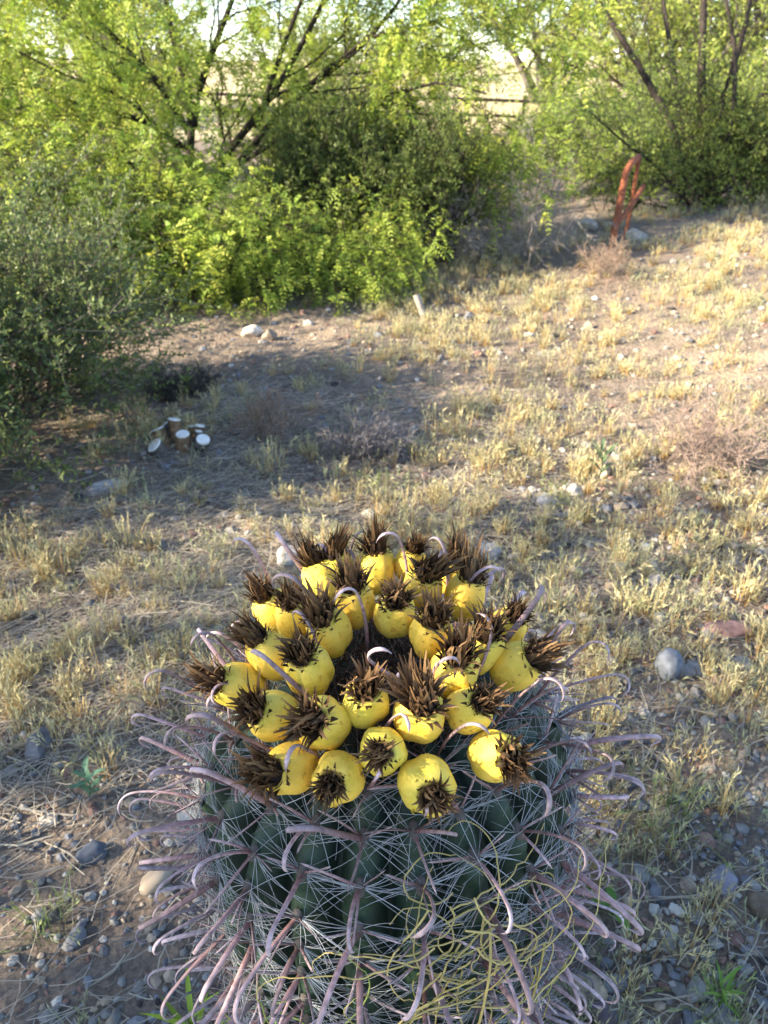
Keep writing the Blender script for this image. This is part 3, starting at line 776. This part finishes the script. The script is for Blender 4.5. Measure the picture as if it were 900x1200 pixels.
fn = thing('pipe_fence', 'low rusty pipe fence with two rails along the field', 'fence', (0.5, 13.6, float(gz(.5, 13.6))))
f0 = np.array(fn.location)
for zz, r in ((.30, .022), (.52, .024)):
    xs = np.linspace(-7.5, 4.6, 30); P = np.stack([xs, 13.6 + .02 * xs, zz - .022 * (xs - .5) + .015 * np.sin(xs * 1.3)], -1) - f0
    mb = MB(); tube(mb, P, r, 7, cap=True); mb.build('rail', M_BARK, fn)
for x in (-7.4, -5.0, -2.6, -.2, 2.2, 4.6):
    y = 13.63 + .02 * x; z0 = float(gz(x, y)); mb = MB()
    tube(mb, np.array([[x, y, z0 - .1], [x, y, .3], [x + .01, y, .60 - .022 * (x - .5)]]) - f0, .03, 8, cap=True); mb.build('post', M_BARK, fn)

d = ghit(212, 534); sb_ = gpos(d[0], d[1])
stump = thing('cut_stump', 'clump of sawn off shrub stems with pale cut ends on straw litter', 'stump', sb_)
dps = float((sb_ - CAM) @ FW)
for k, (u, v, w, dz) in enumerate([(181, 522, 19, 0.0), (204, 492, 15, .10), (214, 509, 16, .03), (238, 515, 16, .02), (234, 499, 12, .10), (186, 503, 14, .09), (194, 498, 13, .12), (180, 507, 10, .10), (224, 500, 8, .12), (233, 506, 8, .07)]):
    top = at(u, v, dps - .02 + dz); foot = sb_ + (top - sb_) * np.array([.45, .45, 0]); foot[2] = gz(foot[0], foot[1]) - .04
    r = 1.02 * w / FPX * dps / 2; n = 8; t = np.linspace(0, 1, n)[:, None]
    pts = foot + (top - foot) * t - sb_
    T0 = nrm(top - foot); T = nrm(T0 + np.array([.0, -.42, .1]) + rng.normal(size=3) * .10); mb = MB(); a = np.arange(12) * 2 * math.pi / 12; R_ = []
    for h in range(n):
        Th = nrm(T0 + (T - T0) * float(sm(.6, 1, t[h, 0]))); Ah, Bh = frame(Th[None]); R_.append(pts[h] + r * (1.15 - .15 * t[h, 0]) * (1 + .05 * rng.normal(size=(12, 1)) * (h < n - 1)) * (np.cos(a)[:, None] * Ah + np.sin(a)[:, None] * Bh))
    ia = np.arange(n - 1)[:, None] * 12; ja = np.arange(12)[None]
    mb.add(np.concatenate(R_), np.stack([ia + ja, ia + (ja + 1) % 12, ia + 12 + (ja + 1) % 12, ia + 12 + ja], -1).reshape(-1, 4)); st_ = mb.build('stem', M_STEMW if k % 3 else M_BARK2, stump); mb = MB()
    A, B = frame(T[None]); a = np.arange(12) * 2 * math.pi / 12
    ring = lambda rr, h: top - sb_ + T * h + rr * (np.cos(a)[:, None] * A + np.sin(a)[:, None] * B)
    V = np.concatenate([ring(r * .99, -.003), ring(r * .99, .002), ring(r * .9, .004), ring(r * .4, .0045), (top - sb_ + T * .005)[None]])
    Fq = np.concatenate([np.stack([np.arange(12) + 12 * h, (np.arange(12) + 1) % 12 + 12 * h, (np.arange(12) + 1) % 12 + 12 * (h + 1), np.arange(12) + 12 * (h + 1)], -1) for h in range(3)])
    mb.add(V, Fq); mb.F.append(np.stack([36 + np.arange(12), 36 + (np.arange(12) + 1) % 12, np.full(12, 48)], -1))
    c = mb.build('cut_end', M_CUT, st_, smooth=False)

# ------------------------------------------------------------------ stones
def ico(sub):
    import bmesh
    bm = bmesh.new(); bmesh.ops.create_icosphere(bm, subdivisions=sub, radius=1)
    V = np.array([v.co for v in bm.verts]); F = np.array([[v.index for v in f.verts] for f in bm.faces]); bm.free(); return V, F
I1 = ico(1); I2 = ico(2); I3 = ico(3)
def rock(q, base, rough=.25, shape=(1, .8, .6), cuts=5):
    V, F = base; V = V.copy()
    for _ in range(cuts):                         # flatten against random planes: broken faces
        n = nrm(q.normal(size=3)); dcut = q.uniform(.55, .9); dd = V @ n; V = V - np.maximum(dd - dcut, 0)[:, None] * n * .85
    ph = q.uniform(0, 6, (3, 3)); V = V * (1 + rough * .3 * (np.sin(V @ ph[0] * 2) + np.sin(V @ ph[1] * 4) * .5))[:, None]
    return V * np.array(shape), F
SC_COL = {'grey': (.25, .235, .215), 'bluish grey': (.19, .19, .20), 'tan': (.36, .28, .20), 'reddish brown': (.25, .145, .115), 'dark': (.06, .055, .052), 'pale': (.52, .47, .40)}
def stone(name, label, u, v, wpx, shape, col, seed, group=None, rz=None, tilt=None, hmul=1):
    q = np.random.default_rng(seed); d = ghit(u, v); dp = float((d - CAM) @ FW); s = wpx / FPX * dp / 2
    V, F = rock(q, I3, .18, shape, 6); mb = MB(); mb.add(V * s, F, np.asarray(col) * q.uniform(.85, 1.15, (len(V), 1)))
    o = mb.build(name, M_STONE); o.location = (d[0], d[1], float(gz(d[0], d[1])) + s * shape[2] * .35 * hmul)
    o.rotation_euler = (0, 0, q.uniform(0, 6) if rz is None else rz) if tilt is None else (tilt[0], tilt[1], rz or 0)
    return tag(o, label, 'stone', group)
stone('stone', 'large upright blue grey stone in the dry grass right of the cactus', 782, 790, 46, (.72, .55, 1.05), (.20, .215, .24), 1, rz=.2, tilt=(-.35, .12), hmul=1.2)
stone('stone', 'flat reddish brown stone, the longest on the gravel', 855, 742, 64, (1, .5, .34), (.25, .15, .13), 2, rz=-.1)
stone('stone', 'dark blue grey cobble among the weeds left of the cactus', 108, 1004, 36, (1, .85, .75), (.095, .105, .125), 3)
stone('stone', 'rounded brown cobble at the gravel edge right of the cactus', 897, 1070, 48, (.8, 1, .7), (.13, .10, .07), 4)
stone('stone', 'flat lavender grey stone with a broken surface on bare gravel', 846, 1035, 50, (1, .75, .3), (.23, .21, .24), 5)
stone('stone', 'blue tinted pebble beside the green grass tuft', 830, 937, 15, (1, .8, .7), (.09, .13, .25), 6)
stone('stone', 'pale tan cobble against the foot of the cactus', 688, 1160, 46, (.8, 1, .6), (.50, .38, .27), 7)
stone('stone', 'dark purple grey cobble against the foot of the cactus', 700, 1190, 40, (.8, 1, .7), (.16, .125, .13), 8)
stone('stone', 'grey oblong cobble just off the foot of the cactus', 720, 1155, 34, (.6, 1, .6), (.21, .21, .22), 9)
stone('stone', 'pale block shaped stone on the sunlit bare path', 296, 393, 26, (1, .8, .7), (.52, .44, .34), 10)
stone('stone', 'brown block shaped stone on the sunlit bare path', 316, 397, 22, (.8, .9, .85), (.22, .17, .13), 11)
stone('stone', 'broad pale boulder in the shaded wash near the rusty frame', 690, 268, 34, (1, .8, .5), (.40, .36, .32), 12)
stone('stone', 'pale stone tucked beside the foot of the rusty frame', 745, 280, 30, (1, .8, .6), (.42, .37, .31), 13)
stone('stone', 'large pale grey stone on the straw right behind the cactus crown', 338, 655, 46, (1, .7, .45), (.30, .28, .265), 14)
stone('stone', 'broad light stone behind the dried flowers of the cactus', 572, 650, 44, (1, .7, .35), (.32, .295, .27), 15)
stone('stone', 'white chalky flat patch of stone near the straw and creosote', 128, 572, 60, (1, .6, .15), (.42, .38, .35), 16)
stone('stone', 'pale stone among the grass near the grey dead shrub', 640, 588, 34, (1, .8, .4), (.26, .245, .23), 17)
stone('stone', 'brown cobble half hidden in the golden grass left of the cactus', 352, 1, 1, (1, 1, 1), (.3, .2, .1), 18) if False else None
# pebbles one can pick out on the ground
q = np.random.default_rng(101); PEB = {}
for nm, c in SC_COL.items():
    PEB[nm] = []
    for k in range(4):
        V, F = rock(q, I2, .2, (1, q.uniform(.6, .9), q.uniform(.4, .7)), 6); mb = MB(); mb.add(V, F, np.asarray(c) * q.uniform(.85, 1.15, (len(V), 1))); PEB[nm].append(mb.mesh('pebble', M_STONE, smooth=k % 2 == 0))
def peb_density(x, y):
    d = .30 + 1.1 * sm(.25, .6, x) * (1 - sm(1.5, 2.6, y)) + .5 * sm(-.25, -.5, -(-x)) * 0
    d = d * (.4 + 1.2 * np.clip(noise(x * 2.2, y * 2.2, 31) + .5, 0, 1))
    return d
def in_view(x, y, m=60):
    p = np.stack([x, y, np.asarray(gz(x, y))], -1) - CAM; z = p @ FW; u = p @ RT / z * FPX + 450; v = 600 - p @ UP / z * FPX
    return (z > .1) & (u > -m) & (u < 900 + m) & (v > -m) & (v < 1200 + m)
def scatter(q, n, dens, y0=.35, y1=6.0, pw=1.0):
    """world positions, thinning with distance from the viewpoint's side of the clearing"""
    X = []; Y = []; c = 0
    while c < n:
        y = y0 + (y1 - y0) * q.random(4000) ** pw; x = q.uniform(-1, 1, 4000) * (.55 + .62 * y)
        k = (q.random(4000) < dens(x, y)) & (np.hypot(x - AX[0], y - AX[1]) > .15)
        X.append(x[k]); Y.append(y[k]); c += k.sum()
    return np.concatenate(X)[:n], np.concatenate(Y)[:n]
names = list(SC_COL); prob = [.36, .2, .16, .12, .08, .08]
PLAB = {n: '%s pebble lying loose on the gravelly soil around the cactus' % n for n in names}
x, y = scatter(q, 280, peb_density, .42, 2.2, 1.7)
for a, b in zip(x, y):
    nm = names[q.choice(6, p=prob)]; s = q.lognormal(math.log(.0098), .38) * (1 + .25 * b)
    o = link('pebble', PEB[nm][q.integers(4)], None, (a, b, float(gz(a, b)) + s * .12), None, (s, s, s)); o.rotation_euler = (q.normal() * .2, q.normal() * .2, q.uniform(0, 6))
    tag(o, PLAB[nm], 'pebble', nm + ' pebbles on the soil')
mb = MB(); x, y = scatter(q, 15000, peb_density, .38, 4.5, 1.9)
rocks = [rock(q, I1, .25, (1, q.uniform(.6, .95), q.uniform(.4, .75)), 4) for _ in range(14)]
cl = np.array([SC_COL[n] for n in names])
for a, b, z in zip(x, y, gz(x, y)):
    V, F = rocks[q.integers(14)]; s = q.lognormal(math.log(.0042), .5) * (1 + .3 * b); t = q.uniform(0, 6.28); c, s_ = math.cos(t), math.sin(t)
    W = np.stack([V[:, 0] * c - V[:, 1] * s_, V[:, 0] * s_ + V[:, 1] * c, V[:, 2]], -1) * s + np.array([a, b, z + s * .15])
    mb.add(W, F, cl[q.choice(6, p=prob)] * q.uniform(.75, 1.25))
tag(mb.build('gravel', M_STONE, smooth=False), 'fine mixed grey and tan gravel strewn over the soil', 'gravel', None, 'stuff')
# dark stones of the far bank
q = np.random.default_rng(111)
bank = []
for k in range(5):
    V, F = rock(q, I2, .25, (1, .75, .7), 6); mb = MB(); mb.add(V, F, np.array([.10, .085, .075]) * q.uniform(.8, 1.2, (len(V), 1))); bank.append(mb.mesh('bank_stone', M_STONE, False))
for i in range(70):
    x = q.uniform(-.6, 4.2); y = q.uniform(11.1, 12.7); s = q.uniform(.12, .26)
    o = link('bank_stone', bank[q.integers(5)], None, (x, y, float(gz(x, y)) + s * .15), None, s); o.rotation_euler = (q.normal() * .4, q.normal() * .4, q.uniform(0, 6))
    tag(o, ('large ' if s > .2 else 'small ' if s < .155 else 'middling ') + 'dark brown stone piled on the far bank of the wash ' + ('under the fence' if y > 12.1 else 'above the wash bushes'), 'stone', 'dark stones of the far bank')

# ------------------------------------------------------------------ grasses
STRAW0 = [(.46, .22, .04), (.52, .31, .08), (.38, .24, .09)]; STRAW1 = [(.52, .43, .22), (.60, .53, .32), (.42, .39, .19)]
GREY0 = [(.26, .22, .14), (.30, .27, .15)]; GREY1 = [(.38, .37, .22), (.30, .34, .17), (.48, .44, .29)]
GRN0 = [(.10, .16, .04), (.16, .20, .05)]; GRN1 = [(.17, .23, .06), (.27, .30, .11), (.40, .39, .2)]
def tuft(seed, nb, h, rad, c0, c1, heads=.5, w=.0022, spread=.5, bend=.5, hl=.026):
    q = np.random.default_rng(seed); mb = MB(); az = q.uniform(0, 6.283, nb); r = rad * np.sqrt(q.random(nb))
    P = np.stack([r * np.cos(az), r * np.sin(az), np.full(nb, -.006)], -1)
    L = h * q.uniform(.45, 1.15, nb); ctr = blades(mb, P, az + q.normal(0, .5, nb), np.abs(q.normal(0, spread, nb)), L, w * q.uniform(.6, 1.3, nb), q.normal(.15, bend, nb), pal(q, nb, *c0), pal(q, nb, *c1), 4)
    k = q.random(nb) < heads
    if k.any(): seedheads(mb, ctr[k], q, pal(q, int(k.sum()), *c1), hl)
    return mb
GOLD = [tuft(200 + i, 42, .062, .016, STRAW0, STRAW1, .35, .0018, .38) for i in range(5)]
GREYT = [tuft(220 + i, 22, .065, .035, GREY0, GREY1, .4, .0017) for i in range(5)]
LITE = [tuft(230 + i, 17, .092, .022, STRAW0, STRAW1, .75, .0018, .22, .35, .034) for i in range(5)]
GREEN = [tuft(240 + i, 70, .07, .032, GRN0, GRN1, .25, .0013, .6, .9) for i in range(3)]
def grass_density(x, y):
    cl_ = sm(-.22, .25, noise(x * 2.6, y * 2.6, 41) + .5 * noise(x * 7, y * 7, 42))
    d = .30 + .70 * cl_
    path = sm(-.25, -.6, x) * sm(2.6, 3.0, y) * (1 - sm(3.9, 4.3, y))           # bare path on the left
    path2 = sm(.1, -.2, x) * sm(2.75, 3.1, y) * (1 - sm(3.6, 4.0, y)) * .8
    dirt = sm(-.15, -.25, x) * (1 - sm(.62, .85, y)) * .85                       # bare slope by the cactus foot
    grav = sm(.42, .6, x) * (1 - sm(.85, 1.25, y)) * .75
    lane = sm(-.7, -1.0, x) * sm(1.6, 1.9, y) * .6
    wash = sm(5.6, 6.2, y)
    d = np.maximum(d, .85 * sm(-.3, -.45, x) * sm(.8, .95, y) * (1 - sm(1.5, 1.8, y)))
    return d * (1 - np.clip(path + path2 + dirt + grav + lane, 0, 1)) * (1 - wash)
def replicate(mb, src, x, y, s, q):
    V0 = np.concatenate(src.V); C0 = np.concatenate(src.C); z = gz(x, y)
    for a, b, zz, k in zip(x, y, z, s):
        t = q.uniform(0, 6.283); c, s_ = math.cos(t), math.sin(t)
        W = np.stack([V0[:, 0] * c - V0[:, 1] * s_, V0[:, 0] * s_ + V0[:, 1] * c, V0[:, 2]], -1) * k + np.array([a, b, zz])
        n0 = mb.n; mb.V.append(W); mb.C.append(C0 * q.uniform(.75, 1.15)); mb.F += [f + n0 for f in src.F]; mb.n += len(W)
LAND = [(782, 790, 'near the upright blue grey stone'), (855, 742, 'near the flat reddish brown stone'), (108, 1004, 'near the dark blue grey cobble'), (212, 545, 'near the cut stump'),
        (428, 528, 'near the small grey dead shrub'), (818, 545, 'near the low purplish shrub'), (325, 505, 'near the reddish twiggy shrub'), (30, 540, 'near the creosote bush'),
        (190, 900, 'beside the spines, dirt side'), (700, 850, 'beside the spines, gravel side'), (450, 640, 'right behind the fruit ring'), (846, 1035, 'near the flat lavender stone'),
        (60, 800, 'in the weedy patch'), (640, 588, 'near the pale stone in the grass'), (897, 1070, 'near the rounded brown cobble'), (830, 937, 'near the blue tinted pebble'), (700, 1175, 'near the cobbles at the cactus foot'), (835, 1185, 'near the fresh green weed'), (782, 965, 'near the green grass tuft'), (880, 860, 'on the open gravel'), (760, 1080, 'on the dirt between cobbles and weed'), (60, 1160, 'on the bare dirt slope')]
LANDP = np.array([ghit(u, v)[:2] for u, v, _ in LAND])
def where(x, y): return LAND[int(np.argmin(np.hypot(LANDP[:, 0] - x, LANDP[:, 1] - y)))][2]
for o in COL.objects:
    if o.name.startswith('pebble'):
        o['label'] = ('big ' if o.scale.x > .0165 else 'small ' if o.scale.x < .0105 else '') + o['label'].replace('lying loose on the gravelly soil around the cactus', 'on the soil ' + where(o.location.x, o.location.y))
q = np.random.default_rng(121)
KINDS = [('dry_grass_tuft', GOLD, 'golden dry grass tuft with orange base', 'golden dry grass tufts', 105),
         ('dry_grass_tuft', LITE, 'upright straw coloured grass tuft', 'upright straw grass tufts', 85),
         ('grey_grass_tuft', GREYT, 'spreading greyish grass tuft', 'greyish dry grass tufts', 75)]
for nm, var, lbl, grp, n in KINDS:
    ms = [t.mesh(nm, M_GRASS, False) for t in var]
    x, y = scatter(q, n, grass_density, .42, 2.6, 1.25)
    for a, b in zip(x, y):
        o = link(nm, ms[q.integers(len(ms))], None, (a, b, float(gz(a, b)))); k_ = q.uniform(.7, 1.2); o.scale = (k_,) * 3; o.rotation_euler = (0, 0, q.uniform(0, 6))
        tag(o, ('short ' if k_ < .85 else 'full grown ' if k_ > 1.05 else '') + lbl + ' ' + where(a, b), 'grass tuft', grp)
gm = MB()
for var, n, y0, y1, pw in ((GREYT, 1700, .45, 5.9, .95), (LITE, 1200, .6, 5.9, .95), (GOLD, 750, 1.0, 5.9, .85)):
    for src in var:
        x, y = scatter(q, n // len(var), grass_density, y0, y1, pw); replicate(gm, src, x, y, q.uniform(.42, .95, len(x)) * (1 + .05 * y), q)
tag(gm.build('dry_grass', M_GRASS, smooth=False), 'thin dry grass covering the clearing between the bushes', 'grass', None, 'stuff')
# green tufts with a place of their own
for k, (u, v, s, lbl) in enumerate([(782, 965, 1.15, 'green grass tuft on the gravel right of the cactus spines'), (60, 1085, .8, 'green grass tuft on the bare soil left of the cactus'),
                                    (655, 590, 1.1, 'broad bladed green weed tuft below the purplish shrub'), (842, 1190, .9, 'green tuft with pale heads at the gravel edge'), (440, 575, .9, 'tall thin green stalk tuft beside the small grey dead shrub')]):
    d = ghit(u, v); mb = GREEN[k % 3]; o = link('green_grass_tuft', mb.mesh('green_grass_tuft', M_GRASS, False), None, (d[0], d[1], float(gz(d[0], d[1]))), None, s * 1.1); tag(o, lbl, 'grass tuft')
# fallen straw
q = np.random.default_rng(131)
def straw_density(x, y):
    c = np.clip(1.25 - np.hypot((x + .45) / .95, (y - 1.75) / .85), 0, 1) + .12
    c = np.maximum(c, np.clip(.8 - np.hypot((x - .15) / .9, (y - 2.1) / .5), 0, 1))
    return np.clip(c * (.5 + noise(x * 5, y * 5, 51)), 0, 1)
x, y = scatter(q, 22000, straw_density, .45, 3.2, 1.0); n = len(x)
sm_ = MB(); L = q.uniform(.02, .11, n); az = np.where(q.random(n) < .6, q.normal(.5, .5, n), q.uniform(0, 6.283, n)); k = 4; t = np.linspace(-.5, .5, k)
bx = x[:, None] + (L[:, None] * t) * np.cos(az)[:, None] + .01 * q.normal(size=(n, 1)) * (4 * t ** 2)[None]
by = y[:, None] + (L[:, None] * t) * np.sin(az)[:, None] + .01 * q.normal(size=(n, 1)) * (4 * t ** 2)[None]
bz = gz(x, y)[:, None] + q.uniform(.002, .016, n)[:, None] + (L * q.normal(0, .12, n))[:, None] * t
bz = np.maximum(bz, gz(bx, by) + .0015)
sd = np.stack([-np.sin(az), np.cos(az), q.normal(0, .4, n)], -1)[:, None] * (q.uniform(.0004, .0010, n))[:, None, None]
ctr = np.stack([bx, by, bz], -1); V = np.stack([ctr - sd, ctr + sd], 2)
b = (np.arange(n) * k * 2)[:, None] + np.arange(k - 1)[None] * 2
sm_.add(V, np.stack([b, b + 1, b + 3, b + 2], -1).reshape(-1, 4), np.repeat(pal(q, n, (.34, .30, .25), (.46, .40, .31), (.24, .21, .185), (.52, .45, .33)), k * 2, axis=0))
tag(sm_.build('straw_litter', M_GRASS, smooth=False), 'matted fallen grey straw on the soil behind the cactus', 'straw', None, 'stuff')

# ------------------------------------------------------------------ weeds and tendrils
def leafy(name, label, u, v, leaves, h, ll, lw, col, seed, spread=.9):
    q = np.random.default_rng(seed); d = ghit(u, v); b = gpos(d[0], d[1], 0); t = thing(name, label, 'plant', b)
    mb = MB(); tt = np.linspace(0, 1, 8); st_ = np.stack([.01 * np.sin(tt * 3), .01 * tt, -.01 + (h + .01) * tt], -1); tube(mb, st_, .0018 * (1 - .5 * tt), 5, np.array(col) * .8); mb.build('stem', M_GRASS, t)
    for i in range(leaves):
        f = .25 + .75 * i / leaves; P = np.array([[np.interp(f, tt, st_[:, 0]), np.interp(f, tt, st_[:, 1]), np.interp(f, tt, st_[:, 2])]])
        m2 = MB(); az = np.array([i * 2.4 + q.normal() * .3]); n5 = 6
        # lens-shaped blade: widen then taper
        lean = np.array([spread * q.uniform(.6, 1.2)]); bend = np.array([q.uniform(.3, 1.1)])
        ctr = blades(MB(), P, az, lean, np.array([ll * q.uniform(.7, 1.2)]), np.array([lw]), bend, np.zeros((1, 3)), np.zeros((1, 3)), n5)[0]
        wv = lw * np.sin(np.linspace(.35, math.pi - .05, n5 + 1)) / 2; sd = np.array([-math.sin(az[0]), math.cos(az[0]), 0])
        V = np.stack([ctr - sd * wv[:, None], ctr + np.array([0, 0, -.0012]), ctr + sd * wv[:, None]], 1).reshape(-1, 3)
        bI = np.arange(n5) * 3; Fq = np.concatenate([np.stack([bI, bI + 1, bI + 4, bI + 3], -1), np.stack([bI + 1, bI + 2, bI + 5, bI + 4], -1)])
        m2.add(V, Fq, np.array(col) * q.uniform(.8, 1.25)); m2.build('leaf', M_LEAF, t)
    return t
leafy('weed_seedling', 'bright yellow green seedling with curled narrow leaves at the foot of the cactus', 222, 1232, 9, .055, .075, .007, (.30, .42, .06), 1, .5)
leafy('weed_seedling', 'small blue green leafy weed in the dry grass left of the cactus', 100, 935, 12, .05, .035, .010, (.10, .20, .13), 2, .8)
leafy('weed_seedling', 'fresh green broad leaved weed at the gravel edge', 835, 1185, 9, .05, .045, .0045, (.16, .28, .05), 3, .7)
leafy('weed_seedling', 'green leaf pair weed tucked under the cactus spines', 712, 1075, 5, .03, .045, .014, (.14, .28, .05), 4, 1.1)
leafy('weed_seedling', 'small pale green weed in front of the small dark dead shrub', 218, 470, 12, .09, .05, .014, (.26, .32, .09), 5, .7)
leafy('weed_seedling', 'grey green leafy weed in the shaded grass near the purplish shrub', 700, 560, 12, .09, .06, .011, (.13, .19, .09), 6, .8)

def surf(a, s_, off):
    r = np.interp(s_, ss, PR) + off; return np.array([r * math.cos(a), r * math.sin(a), np.interp(s_, ss, PZ)]) + CB
def vine(name, label, n, a0, a1, s0, s1, cols, seed, rad=.0007):
    q = np.random.default_rng(seed); mb = MB()
    for i in range(n):
        a = q.uniform(a0, a1); s_ = q.uniform(s0, s1); off = q.uniform(.012, .045); ha = q.uniform(0, 6.28); curv = q.normal(0, .5); pts = []
        m = q.integers(14, 30)
        for k in range(m):
            pts.append(surf(a, s_, off)); ha += curv * .30 + q.normal() * .05; curv += q.normal() * .14
            a += .006 * math.cos(ha) / .17; s_ = np.clip(s_ + .006 * math.sin(ha), .09, SLEN - .02); off = np.clip(off + q.normal() * .0012, .008, .06)
        tube(mb, np.array(pts), rad * np.linspace(1.1, .5, m), 4, pal(q, 1, *cols)[0])
    # rooted runner that carries the tendrils
    t = np.linspace(0, 1, 24); pts = np.array([surf(a0 + (a1 - a0) * (.2 + .6 * v_), SLEN - .01 + (s0 + .03 - SLEN) * v_, .03 + .008 * math.sin(v_ * 9)) for v_ in t]); tube(mb, pts, rad * 1.4, 5, np.array(cols[0]))
    o = mb.build(name, M_GRASS); return tag(o, label, 'vine')
vine('dry_vine', 'tangle of dry straw yellow tendrils climbing the spines of the cactus', 30, -1.62, -.75, .22, .52, [(.52, .42, .14), (.60, .50, .22), (.44, .40, .10)], 5)
vine('dry_vine', 'thin pale yellow tendrils draped under the front fruit of the cactus', 26, -1.5, -1.1, .17, .27, [(.56, .46, .18), (.62, .50, .2)], 6, .0008)
vine('green_vine', 'fresh yellow green tendril sprig on the front spines of the cactus', 16, -1.82, -1.6, .31, .42, [(.30, .42, .07), (.38, .46, .12)], 8, .0008)
